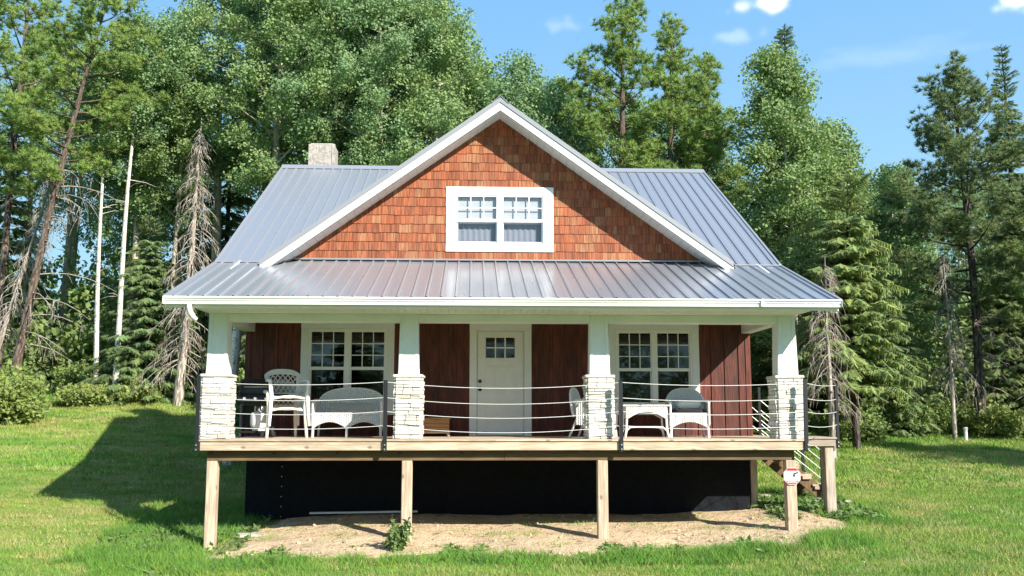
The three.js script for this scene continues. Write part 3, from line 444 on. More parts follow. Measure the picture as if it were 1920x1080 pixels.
{ // ---- stairs going down to the right
  const st = thingPart('stairs', cabin, [5.6, -.6, -1.0]);
  for (const z of [-.58, -1.46]) part('stringer', plate([[5.07, .02], [5.07, -.24], [6.12, -1.13], [6.36, -1.13], [6.36, -1.05]], .04), beamWood, st, [0, 0, z]);
  for (let i = 0; i < 5; i++) { span('tread', 5.09 + i * .235, 5.36 + i * .235, -.14 - i * .195, -.10 - i * .195, -1.52, -.50, deckWood[i % 4], st, .005); span('cleat', 5.13 + i * .235, 5.31 + i * .235, -.20 - i * .195, -.142 - i * .195, -.539, -.49, deckWood[(i + 1) % 4], st, .005); }
  span('landing_pad', 6.05, 6.75, ground(6.4, -1) - .06, ground(6.4, -1) + .05, -1.7, -.4, M.concrete, st, .02);
  for (const z of [-.47, -1.55]) {
    span('rail_post', 6.19, 6.25, -1.2, -.12, z - .02, z + .02, M.black, st); span('rail_post', 5.01, 5.06, -.1, .98, z - .03, z + .01, M.black, st);
    for (let k = 0; k < 4; k++) part('rail_cable', tube([[5.04, .74 - k * .19, z], [5.65, .22 - k * .185, z], [6.22, -.25 - k * .18, z]], .0085, 5), M.cable, st);
  }
}
// ---- railing: flat steel posts bolted to the rim, four sagging cables
const postX = [[-4.895, 2.515, 1.06, .012], [-1.93, 2.515, 1.0, 0], [1.866, 2.515, 1.0, 0], [4.90, 2.50, 1.03, .02], [5.925, 1.16, .99, 0]];
postX.forEach(([x, z, h, lean], i) => {
  const p = part('railing_post', cbox(i === 4 ? .05 : .062, h + .14, i === 4 ? .06 : .05, .004), M.black, cabin, [x, (h - .14) / 2 + (i === 4 ? 0 : 0), z + .012], [0, 0, i === 0 ? lean * .6 : -lean]);
  for (const y of [-.1, -.03]) part('bolt', new THREE.CylinderGeometry(.014, .014, .016, 6), M.bolt, p, [x + (i === 3 ? .012 : 0), y, z + .044], [Math.PI / 2, 0, 0]);
});
{
  const hs = [.97, .72, .50, .275], sag = [.05, .10, .05, .03];
  for (let s = 0; s < 4; s++) for (const [k, h] of hs.entries()) {
    const [x0, z0] = postX[s], [x1, z1] = postX[s + 1], pts = []; for (let i = 0; i <= 12; i++) { const t = i / 12; pts.push([lerp(x0, x1, t), h - sag[s] * (1 + k * .05) * 4 * t * (1 - t) * (1 - .0 * k), lerp(z0 + .02, z1 + .02, t)]); }
    part('cable', tube(pts, .0052, 6), M.cable, cabin);
  }
}
{ // downspout elbow at the left end of the gutter
  part('downspout', tube([[-4.93, 2.155, 3.12], [-4.93, 2.09, 3.12], [-4.925, 2.03, 3.10], [-4.90, 1.97, 3.05], [-4.865, 1.92, 2.99]], [.038, .04, .042, .042, .04], 10), M.gutter, cabin);
}

// ---------------------------------------------------------------- things on the porch
const arc = (n, f) => Array.from({ length: n + 1 }, (_, i) => f(i / n));
function resinChair(label, p, turn, m) {
  const c = thing('plastic_chair', label, 'chair', p, turn, 'stacked plastic armchairs');
  const grid = (nu, nv, f, th) => { const pos = [], uv = [], idx = []; for (const s of [0, 1]) for (let j = 0; j <= nv; j++) for (let i = 0; i <= nu; i++) { const q = f(i / nu, j / nv, s * th); pos.push(...q); uv.push(i / nu, j / nv); } const k = (nu + 1) * (nv + 1); for (const s of [0, 1]) for (let j = 0; j < nv; j++) for (let i = 0; i < nu; i++) { const a = s * k + j * (nu + 1) + i, b = a + nu + 1; s ? idx.push(a, a + 1, b, b, a + 1, b + 1) : idx.push(a, b, a + 1, a + 1, b, b + 1); } const e = []; for (let i = 0; i <= nu; i++) e.push(i); for (let j = 1; j <= nv; j++) e.push(j * (nu + 1) + nu); for (let i = nu - 1; i >= 0; i--) e.push(nv * (nu + 1) + i); for (let j = nv - 1; j >= 0; j--) e.push(j * (nu + 1)); for (let i = 0; i < e.length - 1; i++) idx.push(e[i], e[i + 1], e[i] + k, e[i + 1], e[i + 1] + k, e[i] + k); const g = new THREE.BufferGeometry(); g.setAttribute('position', new THREE.Float32BufferAttribute(pos, 3)); g.setAttribute('uv', new THREE.Float32BufferAttribute(uv, 2)); g.setIndex(idx); g.computeVertexNormals(); return g; };
  sub('seat', grid(10, 8, (u, v, t) => { const w = lerp(.20, .235, v); return [(u * 2 - 1) * w, .43 - .03 * Math.sin(v * Math.PI) * (1 - Math.pow(u * 2 - 1, 4)) - .012 * (v > .9 ? (v - .9) * 25 : 0) + t, -.20 + v * .44]; }, .014), m, c);
  sub('seat_apron', tube(arc(12, t => [lerp(-.235, .235, t), .40 + .03 * Math.sin(t * Math.PI), .235]), .02, 6), m, c);
  // rounded back with a lattice field inside a solid rim
  const bk = (u, v) => { const a = (u * 2 - 1) * .95, w = .245 + .035 * v, top = .86 - .10 * Math.pow(Math.abs(u * 2 - 1), 2.6); return [Math.sin(a) / Math.sin(.95) * w, lerp(.44, top, v), -.215 - .13 * v + .10 * (1 - Math.cos(a))]; };
  const wide = v0 => v1 => (u, v, t) => { const q = bk(u, lerp(v0, v1, v)); q[2] += t; return q; };
  const back = sub('backrest', grid(14, 3, wide(.80)(1), .014), m, c); sub('back_side', grid(3, 8, (u, v, t) => { const q = bk(u * .16, v * .82); q[2] += t; return q; }, .014), m, back); sub('back_side', grid(3, 8, (u, v, t) => { const q = bk(.84 + u * .16, v * .82); q[2] += t; return q; }, .014), m, back); sub('back_rail', grid(8, 2, (u, v, t) => { const q = bk(.14 + u * .72, v * .12); q[2] += t; return q; }, .014), m, back);
  const bars = []; for (let k = -4; k <= 8; k++) for (const d of [-1, 1]) { const pts = []; for (let i = 0; i <= 8; i++) { const v = .1 + i / 8 * .72, u = d > 0 ? k / 8 + (v - .1) * .55 : 1 - k / 8 - (v - .1) * .55; if (u > .14 && u < .86) { const q = bk(u, v); pts.push([q[0], q[1], q[2] + .007]); } } if (pts.length > 2) bars.push(tube(pts, .0085, 4)); } sub('back_lattice', merge(bars), m, back);
  for (const s of [-1, 1]) {
    sub('armrest', tube(arc(10, t => [s * lerp(.255, .29, Math.sin(t * Math.PI * .8)), .655 + .02 * Math.sin(t * 3), lerp(-.19, .235, t)]).concat([[s * .285, .62, .262]]), arc(11, t => .026), 8), m, c);
    sub('leg', tube([[s * .285, .65, .25], [s * .265, .45, .255], [s * .275, .22, .275], [s * .29, .0, .29]], [.03, .032, .028, .022], 6), m, c);
    sub('leg', tube([[s * .215, .47, -.215], [s * .235, .25, -.27], [s * .255, .0, -.32]], [.026, .03, .022], 6), m, c);
  }
  return c;
}
resinChair('cream plastic armchair at the bottom of the stack by the grill', [-3.80, DECK, 1.2], .38, M.cream).scale.setScalar(1.16);
resinChair('white plastic armchair stacked on top of another beside the grill', [-3.76, DECK + .2, 1.225], .38, M.resin).scale.setScalar(1.16);

function wickerSeat(name, label, W, nScallop, p, turn, group) {
  const c = thing(name, label, nScallop > 1 ? 'loveseat' : 'chair', p, turn, group), h = W / 2, z0 = -.30, z1 = .28;
  // arched back with a lattice band low down
  const outline = [[-h + .05, .36], ...arc(22, t => { const a = Math.PI * (1 - t), k = 2 / 2.6, cx = Math.cos(a), sx = Math.sin(a); return [Math.sign(cx) * Math.pow(Math.abs(cx), k) * (h - .015), .48 + Math.pow(sx, k) * .39]; }), [h - .05, .36]];
  const hw = h - .24, hole = [[-hw, .46], [-hw, .60], [hw, .60], [hw, .46]];
  const back = sub('backrest', plate(outline, .035, W > 1 ? [hole] : []), M.wicker, c, [0, 0, z0], [-.16, 0, 0]);
  sub('back_rim', tube(outline.map(([x, y]) => [x, y, .018]), .022, 7), M.rim, back);
  if (W > 1) { const bars = []; for (let x = -hw - .1; x < hw + .1; x += .042) for (const d of [-1, 1]) { const a = Math.max(-hw, Math.min(hw, x)), b = Math.max(-hw, Math.min(hw, x + d * .11)); if (Math.abs(a - b) > .03) bars.push(tube([[a, .46, .018], [b, .60, .018]], .0045, 4)); } sub('back_lattice', merge(bars), M.rim, back); }
  sub('seat', cbox(W - .16, .05, z1 - z0 - .05, .015), M.wicker, c, [0, .385, (z0 + z1) / 2 + .02]);
  // front skirt with scalloped lower edge
  const low = x => { const t = ((x + h - .03) / (W - .06) * nScallop) % 1; return .15 + .125 * Math.pow(Math.sin(Math.PI * clamp(t)), .8); };
  const bottom = arc(36, t => { const x = lerp(h - .03, -h + .03, t); return [x, low(Math.min(x, h - .0301))]; });
  const skirt = sub('front_skirt', plate([[-h + .03, .41], [h - .03, .41], ...bottom].reverse(), .025), M.wicker, c, [0, 0, z1 - .03]);
  sub('skirt_rim', tube(bottom.map(([x, y]) => [x, y, .013]), .012, 5), M.rim, skirt); sub('seat_rim', tube([[-h + .04, .41, .015], [h - .04, .41, .015]], .018, 6), M.rim, skirt);
  for (const s of [-1, 1]) {
    const ap = arc(8, t => [lerp(z1, z0, t), .605 + .035 * Math.sin(t * Math.PI * .7)]), g = plate([[z1 - .01, .2], ...ap, [z0 + .02, .22]].map(([z, y]) => [-z, y]), .03); g.rotateY(Math.PI / 2);
    const arm = sub('arm_panel', g, M.wicker, c, [s * (h - .03) - .015, 0, 0]); sub('armrest', tube(ap.map(([z, y]) => [.015, y, z]).concat([[.015, .60, z0 - .02]]), .032, 8), M.rim, arm); sub('arm_post', tube([[.015, .2, z1], [.015, .6, z1 + .01]], .022, 6), M.rim, arm);
    sub('leg', tube([[s * (h - .045), .24, z1 - .015], [s * (h - .04), 0, z1 - .005]], [.022, .024], 7), M.rim, c); sub('leg', tube([[s * (h - .08), .37, z0 + .03], [s * (h - .03), 0, z0 - .12]], [.02, .018], 7), M.rim, c);
  }
  if (nScallop > 1) sub('leg', tube([[0, .22, z1 - .015], [0, 0, z1 - .015]], [.022, .024], 7), M.rim, c);
  return c;
}
wickerSeat('wicker_loveseat', 'white wicker loveseat with arched back under the left window', 1.25, 2, [-2.705, DECK, .95], 0);
wickerSeat('wicker_chair', 'white wicker chair with black cushion right of the wicker table', .73, 1, [3.30, DECK, .98], -.10, 'white wicker armchairs');
wickerSeat('wicker_chair', 'white wicker chair mostly hidden behind the stone column right of the door', .70, 1, [1.66, DECK, 1.05], 1.2, 'white wicker armchairs');
const pad = (w, h, d, e) => { const g = new THREE.SphereGeometry(1, 24, 16), p = g.attributes.position; for (let i = 0; i < p.count; i++) { const f = v => Math.sign(v) * Math.pow(Math.abs(v), e); p.setXYZ(i, f(p.getX(i)) * w / 2 * (1 + (vnoise(p.getY(i) * 3, p.getZ(i) * 3, 5) - .5) * .08), f(p.getY(i)) * h / 2, f(p.getZ(i)) * d / 2); } g.computeVertexNormals(); return g; };
{ const o = shadow(new THREE.Mesh(pad(.56, .10, .50, .45), M.cushion)); o.name = 'seat_cushion'; o.position.set(3.3, DECK + .455, 1.0); o.rotation.y = -.1; scene.add(o); tag(o, 'black seat cushion on the wicker chair right of the table', 'cushion'); }
{ const o = shadow(new THREE.Mesh(pad(.44, .16, .22, .6), M.pillow)); o.name = 'pillow'; o.position.set(3.32, DECK + .575, 1.02); o.rotation.set(.2, -.1, .03); scene.add(o); tag(o, 'white pillow lying on the black chair cushion', 'pillow'); }
{ // wicker table
  const t = thing('wicker_table', 'white wicker side table between the two wicker chairs', 'table', [2.52, DECK, 1.0]), W = .84, D = .5;
  sub('table_top', cbox(W, .03, D, .012), M.rim, t, [0, .555, 0]);
  for (const s of [-1, 1]) {
    const ap = plate([[-.36, .54], [.36, .54], [.36, .33], ...arc(16, k => [lerp(.34, -.34, k), .33 + .13 * Math.sin(k * Math.PI)]), [-.36, .33]].reverse(), .02); const a = sub('apron', ap, M.wicker, t, [0, 0, s * (D / 2 - .03) - .01]); sub('apron_rim', tube(arc(16, k => [lerp(.35, -.35, k), .325 + .13 * Math.sin(k * Math.PI), .01]), .012, 5), M.rim, a);
    sub('side_apron', cbox(.02, .14, D - .08, .004), M.wicker, t, [s * .37, .47, 0]);
    for (const q of [-1, 1]) sub('leg', tube([[s * .345, .54, q * .2], [s * .35, .3, q * .2], [s * .36, .12, q * .205], [s * .385, 0, q * .225]], .021, 7), M.rim, t);
    sub('stretcher', tube(arc(10, k => [lerp(-.36, .36, k), .11 + .07 * Math.min(1, Math.sin(k * Math.PI) * 3), s * .2]), .015, 6), M.rim, t);
  }
}
{ // grill
  const g = thing('gas_grill', 'black gas grill with closed lid at the left end of the porch', 'grill', [-4.28, DECK, 1.1], .12);
  const lid = arc(14, t => { const a = Math.PI * t; return [-Math.cos(a) * .25, .79 + Math.pow(Math.sin(a), .8) * .21]; }), lg = plate([...lid, [.25, .76], [-.25, .76]], .5, [], .012); lg.rotateY(Math.PI / 2); const l = sub('lid', lg, M.grillBlack, g, [-.26, 0, 0]);
  sub('lid_handle', tube([[.06, .86, -.25], [.06, .865, .29], [.44, .865, .29], [.44, .86, .25]].map(([x, y, z]) => [x, y, Math.max(z, .2)]), .013, 6), M.grillGrey, l);
  sub('firebox', merge([cbox(.56, .13, .46, .02), moved(cbox(.44, .1, .36, .02), 0, -.1, 0)]), M.grillBlack, g, [-.01, .69, 0]);
  const cp = sub('control_panel', cbox(.58, .09, .03, .008), M.grillBlack, g, [-.01, .655, .25], [-.3, 0, 0]); for (const x of [-.18, 0, .18]) sub('control_knob', new THREE.CylinderGeometry(.024, .026, .03, 12), M.grillGrey, cp, [x, 0, .03], [Math.PI / 2, 0, 0]);
  sub('side_shelf', cbox(.26, .035, .42, .01), M.grillBlack, g, [.41, .73, 0]); sub('side_shelf', cbox(.2, .035, .42, .01), M.grillBlack, g, [-.38, .73, 0]);
  for (const s of [-1, 1]) for (const q of [-1, 1]) sub('leg', cbox(.035, .60, .035, .005), M.grillBlack, g, [s * .25, .35, q * .2]);
  sub('bottom_shelf', cbox(.56, .03, .46, .008), M.grillBlack, g, [0, .10, 0]); sub('back_panel', cbox(.46, .4, .012, .003), M.grillBlack, g, [0, .4, -.2]);
  for (const q of [-1, 1]) { const w = sub('wheel', new THREE.TorusGeometry(.07, .025, 8, 18), M.rubber, g, [.29, .095, q * .2], [0, Math.PI / 2, 0]); sub('hub', new THREE.CylinderGeometry(.045, .045, .03, 14), M.grillGrey, w, [0, 0, 0], [Math.PI / 2, 0, 0]); }
  for (const q of [-1, 1]) sub('caster', new THREE.CylinderGeometry(.045, .045, .03, 14), M.rubber, g, [-.25, .047, q * .2], [0, 0, Math.PI / 2]);
  const p = thing('propane_tank', 'white propane tank inside the cart of the black grill', 'tank', [-4.22, DECK + .118, 1.18]);
  sub('tank_body', new THREE.LatheGeometry([[0, .03], [.11, .03], [.135, .06], [.15, .11], [.15, .25], [.13, .31], [.06, .34], [0, .345]].map(v => new THREE.Vector2(...v)), 20), M.tank, p); sub('foot_ring', new THREE.CylinderGeometry(.11, .11, .04, 18, 1, true), M.tank, p, [0, .02, 0]); sub('valve', new THREE.CylinderGeometry(.025, .03, .06, 10), M.grillGrey, p, [0, .37, 0]); const col = sub('collar', new THREE.CylinderGeometry(.085, .085, .1, 18, 1, true, .6, 5.1), M.tank, p, [0, .385, 0]); col.material = M.tank.clone(); col.material.side = THREE.DoubleSide;
}
{ // wooden chest behind the second column
  const c = thing('wooden_chest', 'low orange-brown wooden chest beside the front door', 'chest', [-1.28, DECK, .38]);
  for (let i = 0; i < 3; i++) sub('front_plank', cbox(.66, .068, .02, .004), M.oak, c, [0, .135 + i * .072, .17]);
  sub('box', cbox(.64, .21, .32, .004), M.oak, c, [0, .206, 0]); sub('lid', cbox(.70, .03, .40, .008), M.oak, c, [0, .328, .005]);
  sub('base_rail', cbox(.68, .04, .38, .006), deckWood[0], c, [0, .078, 0]); for (const s of [-1, 1]) for (const q of [-1, 1]) sub('foot', tube([[s * .3, .06, q * .15], [s * .315, .02, q * .165], [s * .32, 0, q * .17]], [.03, .022, .026], 8), deckWood[0], c);
}
{ // surveillance sign screwed to the right-hand deck post
  const s = thing('warning_sign', 'white and red octagonal surveillance sign on the rightmost deck post', 'sign', [4.685, -.545, 2.365]);
  const oct = (r0) => Array.from({ length: 8 }, (_, i) => { const a = Math.PI / 8 + i * Math.PI / 4; return [Math.cos(a) * r0, Math.sin(a) * r0]; });
  sub('sign_plate', plate(oct(.152), .006), M.vinyl, s);
  const cv = document.createElement('canvas'); cv.width = cv.height = 512; const x = cv.getContext('2d'); x.fillStyle = '#fbf9f6'; x.fillRect(0, 0, 512, 512);
  const poly = (r0, c) => { x.fillStyle = c; x.beginPath(); oct(r0).forEach(([a, b], i) => i ? x.lineTo(256 + a, 256 - b) : x.moveTo(256 + a, 256 - b)); x.closePath(); x.fill(); };
  poly(262, '#c8202c'); poly(240, '#fbf9f6');
  x.fillStyle = '#c8202c'; x.beginPath(); x.moveTo(150, 40); x.lineTo(362, 40); x.lineTo(420, 112); x.lineTo(92, 112); x.fill(); x.beginPath(); x.moveTo(70, 372); x.lineTo(442, 372); x.lineTo(352, 470); x.lineTo(160, 470); x.fill();
  x.fillStyle = '#fbf9f6'; x.textAlign = 'center'; x.font = 'bold 54px sans-serif'; x.fillText('WARNING', 256, 434);
  x.fillStyle = '#16181c'; x.font = 'bold 74px sans-serif'; x.fillText('24', 150, 208); x.font = 'bold 56px sans-serif'; x.fillText('HOUR', 150, 268); x.font = 'bold 44px sans-serif'; x.fillText('SURVEILLANCE', 256, 336);
  x.save(); x.translate(350, 190); x.rotate(-.35); x.fillRect(-70, -32, 130, 44); x.fillRect(56, -44, 26, 66); x.beginPath(); x.arc(-58, 40, 34, 0, 7); x.fill(); x.fillRect(-20, 10, 16, 50); x.restore();
  const t = new THREE.CanvasTexture(cv); t.colorSpace = THREE.SRGBColorSpace; const g = new THREE.ShapeGeometry(new THREE.Shape(oct(.148).map(p => new THREE.Vector2(...p)))), uv = g.attributes.uv, p = g.attributes.position; for (let i = 0; i < p.count; i++) uv.setXY(i, .5 + p.getX(i) / .3, .5 + p.getY(i) / .3);
  sub('sign_print', g, mat('sign print', 1, 1, 1, { map: t, roughness: .4 }), s, [0, 0, .0075]);
}
// ---------------------------------------------------------------- small things on the ground
function simple(name, label, category, geo, m, p, rot) { const o = shadow(new THREE.Mesh(geo, m)); o.name = numbered(name); o.position.set(...p); if (rot) o.rotation.set(...rot); scene.add(o); return tag(o, label, category); }
simple('trim_plank', 'long white trim plank lying on the sand against the black foundation', 'plank', cbox(1.95, .03, .1, .004), M.white, [-2.5, ground(-2.5, .12) + .07, .12], [0, .03, .01]);
simple('paving_slab', 'small pale concrete slab on the sand beside the left deck post', 'slab', cbox(.36, .05, .24, .012), M.concrete, [-4.25, ground(-4.25, 1.5) + .05, 1.5], [.05, .4, -.04]);
{ const h = ground(15.05, -12), p = thing('vent_pipe', 'short white capped pipe standing on the right lawn before the trees', 'pipe', [15.05, h, -12]); sub('pipe', new THREE.CylinderGeometry(.055, .055, .40, 16), M.gutter, p, [0, .16, 0]); sub('pipe_cap', new THREE.CylinderGeometry(.075, .07, .07, 16), M.gutter, p, [0, .385, 0]); }
{ const r = rng(909); // stones and sticks on the bank right of the foundation
  for (const [x, z, s] of [[5.25, -.9, .16], [5.5, -1.3, .13], [5.15, -1.6, .12]]) { const g = new THREE.IcosahedronGeometry(s, 2), p = g.attributes.position; for (let i = 0; i < p.count; i++) { const k = .75 + .5 * vnoise(p.getX(i) * 9 + x * 5, p.getY(i) * 9 + p.getZ(i) * 5, 3); p.setXYZ(i, p.getX(i) * k * 1.5, p.getY(i) * k * .5, p.getZ(i) * k); } g.computeVertexNormals(); tag(simple('field_stone', '', 'stone', g, M.concrete, [x, ground(x, z) + s * .3, z], [0, r() * 6, 0]), 'flat grey stone on the bank beside the foundation, right of the porch', 'stone', 'stones on the bank'); }
}

// ---------------------------------------------------------------- foliage pieces shared by all plants
const V = (x, y, z) => new THREE.Vector3(x, y, z);
function soup(tris) { const g = new THREE.BufferGeometry(); g.setAttribute('position', new THREE.Float32BufferAttribute(tris, 3)); g.setAttribute('uv', new THREE.Float32BufferAttribute(new Float32Array(tris.length / 3 * 2), 2)); g.computeVertexNormals(); return g; }
function leafSprig(n, R, size, seed, long = 1) {
  const r = rng(seed), t = [];
  for (let i = 0; i < n; i++) {
    const p = V(r() - .5, r() - .5, r() - .5).normalize().multiplyScalar(R * Math.cbrt(r())), q = new THREE.Quaternion().setFromEuler(new THREE.Euler((r() - .5) * 2.6, r() * 6.28, (r() - .5) * 2.6)), s = size * (.75 + r() * .5);
    const L = [[0, 0, 0], [-.46, .12, .45 * long], [0, -.03, 1 * long], [.46, .12, .45 * long]].map(a => V(...a).multiplyScalar(s).applyQuaternion(q).add(p));
    for (const k of [0, 1, 2, 0, 2, 3]) t.push(L[k].x, L[k].y, L[k].z);
  }
  return soup(t);
}
function needleTuft(n, len, w, seed, up = .5) {
  const r = rng(seed), t = [];
  for (let i = 0; i < n; i++) { const d = V(r() - .5, (r() - .5) + up * .5, r() - .5).normalize(), s = V(r() - .5, r() - .5, r() - .5).cross(d).normalize().multiplyScalar(w * (.7 + r() * .6)), e = d.clone().multiplyScalar(len * (.65 + r() * .5)), o = d.clone().multiplyScalar(len * .08); t.push(o.x - s.x, o.y - s.y, o.z - s.z, o.x + s.x, o.y + s.y, o.z + s.z, e.x, e.y, e.z); }
  return soup(t);
}
function spruceTwig(seed) { // flat spray along +z with hanging twigs
  const r = rng(seed), t = [], tri = (a, b, c) => t.push(a.x, a.y, a.z, b.x, b.y, b.z, c.x, c.y, c.z);
  for (let i = 0; i < 13; i++) { const z = i / 13 * .42, s = i % 2 ? 1 : -1, L = .20 * (1 - z * 1.2) + .04, a = V(0, 0, z), e = V(s * L * .8, -.03 - r() * .07, z + L * (.5 + r() * .3)), w = V(.018, .012, -.02); tri(a.clone().add(w), a.clone().sub(w), e); const f = V(s * .012, -.10 - r() * .06, z + .07); tri(V(-.02, 0, z), V(.02, 0, z + .03), f); }
  tri(V(-.025, 0, 0), V(.025, 0, 0), V(0, 0, .52)); tri(V(0, -.025, .05), V(0, .025, .05), V(0, -.01, .5));
  return soup(t);
}
const G = {
  aspen: [1, 2, 3].map(s => leafSprig(18, .24, .088, 300 + s)), shrub: [1, 2].map(s => leafSprig(15, .22, .10, 320 + s, 1.3)), far: leafSprig(12, .38, .17, 331),
  pine: [1, 2].map(s => needleTuft(38, .17, .0105, 340 + s, .7)), spruce: [1, 2].map(s => spruceTwig(350 + s)),
};
const Q = new THREE.Quaternion(), E3 = new THREE.Euler(), ONE = V(1, 1, 1);
const place = (p, e, s) => new THREE.Matrix4().compose(p, Q.setFromEuler(E3.set(...e)).clone(), V(s, s, s));
const aim = (p, d, roll, s) => { const q = new THREE.Quaternion().setFromUnitVectors(V(0, 0, 1), d.clone().normalize()); return new THREE.Matrix4().compose(p, q.multiply(new THREE.Quaternion().setFromAxisAngle(V(0, 0, 1), roll)), V(s, s, s)); };
const tint = (c, r, dv = .3, dh = .16) => { const k = 1 + (r() - .5) * dv, h = (r() - .5) * dh; return rgb(c[0] * k * (1 + h), c[1] * k, c[2] * k * (1 - h)); };
function crown(parent, geos, m, list, name = 'crown') { const n = geos.length, L = geos.map(() => []); list.forEach((v, i) => L[i % n].push(v)); L.forEach((l, i) => l.length && instanced(name, geos[i], m, l, parent)); }
const C = { aspen: [.215, .355, .135], aspenWarm: [.25, .375, .115], jack: [.225, .335, .06], spruce: [.15, .22, .055], bluePine: [.165, .23, .07], shrub: [.20, .29, .05], fern: [.29, .36, .07] };
function trunkPath(h, r, lean = [0, 0], wob = .12, n = 9) { const a = r() * 6, b = r() * 6; return arc(n, t => V(lean[0] * t + Math.sin(t * 4 + a) * wob * t, h * t, lean[1] * t + Math.sin(t * 3.3 + b) * wob * t)); }
const onPath = (P, t) => { const f = clamp(t) * (P.length - 1), i = Math.min(P.length - 2, Math.floor(f)); return P[i].clone().lerp(P[i + 1], f - i); };

function aspen(o) {
  const r = rng(o.seed), g = thing(o.name || 'aspen_tree', o.label, 'tree', [o.x, ground(o.x, o.z) - .1, o.z], 0, o.group), P = trunkPath(o.h, r, o.lean || [0, 0], .22), rad = o.r0 || .012 * o.h, wood = [tube(P, P.map((_, i) => rad * Math.pow(1 - i / (P.length - 1), .8) + .012), 8)], list = [], lc = o.color || C.aspen;
  const n = Math.round((o.limbs || 30) * 1.55);
  for (let i = 0; i < n; i++) {
    const t = lerp(o.cb, .985, Math.pow((i + r() * .8) / n, .9)), a = i * 2.4 + r() * .9, q = (t - o.cb) / (1 - o.cb), prof = o.pointed ? Math.pow(1 - q, .7) * .95 + .12 : Math.pow(Math.sin(Math.PI * clamp(.16 + q * .80)), .8), L = o.cr * prof * (.6 + r() * .55), rise = .35 + r() * .6, s = onPath(P, t - .02), d = V(Math.cos(a), rise, Math.sin(a)).normalize();
    const mid = s.clone().addScaledVector(d, L * .55), end = s.clone().addScaledVector(d, L).add(V(0, -.12 * L, 0)); wood.push(tube([s, mid, end], [rad * .28 * (1 - t * .5) + .012, .016, .008], 4, false));
    const cl = [[end, 1], [mid.clone().add(V((r() - .5) * .8, .1, (r() - .5) * .8)), .8]]; if (L > 1.2) cl.push([s.clone().addScaledVector(d, L * .8).add(V((r() - .5) * 1.1, (r() - .5) * .6, (r() - .5) * 1.1)), .9]);
    for (const [c, k] of cl) { const R = (.38 + r() * .36) * k * (o.puff || 1), m = Math.round((o.dense || 16) * k); for (let j = 0; j < m; j++) { const v = V(r() - .5, (r() - .5) * .8, r() - .5).normalize().multiplyScalar(R * Math.pow(r(), .45)); list.push([place(c.clone().add(v), [(r() - .5) * 1.5, r() * 6.28, (r() - .5) * 1.5], .8 + r() * .5), tint(lc, r)]); } }
  }
  for (let i = 0; i < (o.twigs ?? 5); i++) { const t = lerp(.2, o.cb, r()), a = r() * 6.28, L = .3 + r() * .7, p = onPath(P, t), e = p.clone().add(V(Math.cos(a) * L, L * (r() - .3) * .7, Math.sin(a) * L)); wood.push(tube([p, p.clone().lerp(e, .6).add(V(0, .06, 0)), e], [.014, .009, .004], 4, false)); }
  sub('trunk', merge(wood), o.bark || M.barkAspen, g);
  crown(g, G.aspen, M.leaf, list); return g;
}
function jackPine(o) {
  const r = rng(o.seed), g = thing(o.name || 'pine_tree', o.label, 'tree', [o.x, ground(o.x, o.z) - .1, o.z], 0, o.group), P = trunkPath(o.h, r, o.lean || [0, 0], .18, 10), rad = o.r0 || .013 * o.h, wood = [tube(P, P.map((_, i) => rad * Math.pow(1 - i / (P.length - 1), .75) + .015), 8)], list = [], n = o.limbs || 46, col = o.color || C.jack;
  for (let i = 0; i < n; i++) {
    const t = lerp(o.cb, .99, Math.pow((i + r()) / n, .95)), q = (t - o.cb) / (1 - o.cb), a = i * 2.4 + r() * 1.4, L = o.cr * (q < .25 ? lerp(.55, 1, q / .25) : Math.pow(1 - (q - .25) / .75, .75) * .95 + .07) * (.5 + r() * .7), rise = lerp(-.1, .75, q) + (r() - .5) * .3, s = onPath(P, t), d = V(Math.cos(a), rise, Math.sin(a)).normalize(), K = arc(4, k => s.clone().addScaledVector(d, L * k).add(V(0, .22 * L * k * k, 0)));
    wood.push(tube(K, [.012 + .012 * L, .012 + .008 * L, .014, .011, .007], 4, false));
    const cs = Math.max(2, Math.round(L * 3)); for (let c = 0; c < cs; c++) { const k = lerp(.35, 1, (c + r() * .8) / cs), p = onPath(K, k).add(V((r() - .5) * .5 * L * .5, .08 + (r() - .3) * .2, (r() - .5) * .5 * L * .5)), m = o.dense || 10; for (let j = 0; j < m; j++) list.push([place(p.clone().add(V((r() - .5) * .62, (r() - .35) * .36, (r() - .5) * .62)), [(r() - .5) * .9, r() * 6.28, (r() - .5) * .9], .8 + r() * .7), tint(col, r, .35, .22)]); }
  }
  sub('trunk', merge(wood), o.bark || M.barkPine, g);
  const dead = []; for (let i = 0; i < (o.deadLimbs ?? 14); i++) { const t = lerp(.12, o.cb + .05, r()), a = o.deadSide !== undefined ? o.deadSide + (r() - .5) * 1.6 : r() * 6.28, L = (.5 + r() * 1.3) * (o.deadLen || 1), s = onPath(P, t), d = V(Math.cos(a), (r() - .3) * .35, Math.sin(a)), K = arc(5, k => s.clone().addScaledVector(d, L * k).add(V(0, -.42 * L * k * k, 0))); dead.push(tube(K, [.017, .014, .012, .01, .007, .004].map(v => v * (o.deadThick || 1)), 4, false)); for (let j = 0; j < 5; j++) { const k = .3 + r() * .65, p = onPath(K, k), e = p.clone().add(V((r() - .5) * .5, -.12 - r() * .35, (r() - .5) * .5).multiplyScalar(o.deadLen || 1)); dead.push(tube([p, p.clone().lerp(e, .5).add(V(0, .05, 0)), e], [.007, .005, .003].map(v => v * (o.deadThick || 1)), 3, false)); } }
  if (dead.length) sub('dead_branch', merge(dead), M.deadwood, g).userData.kind = 'stuff';
  crown(g, G.pine, M.needle, list); return g;
}
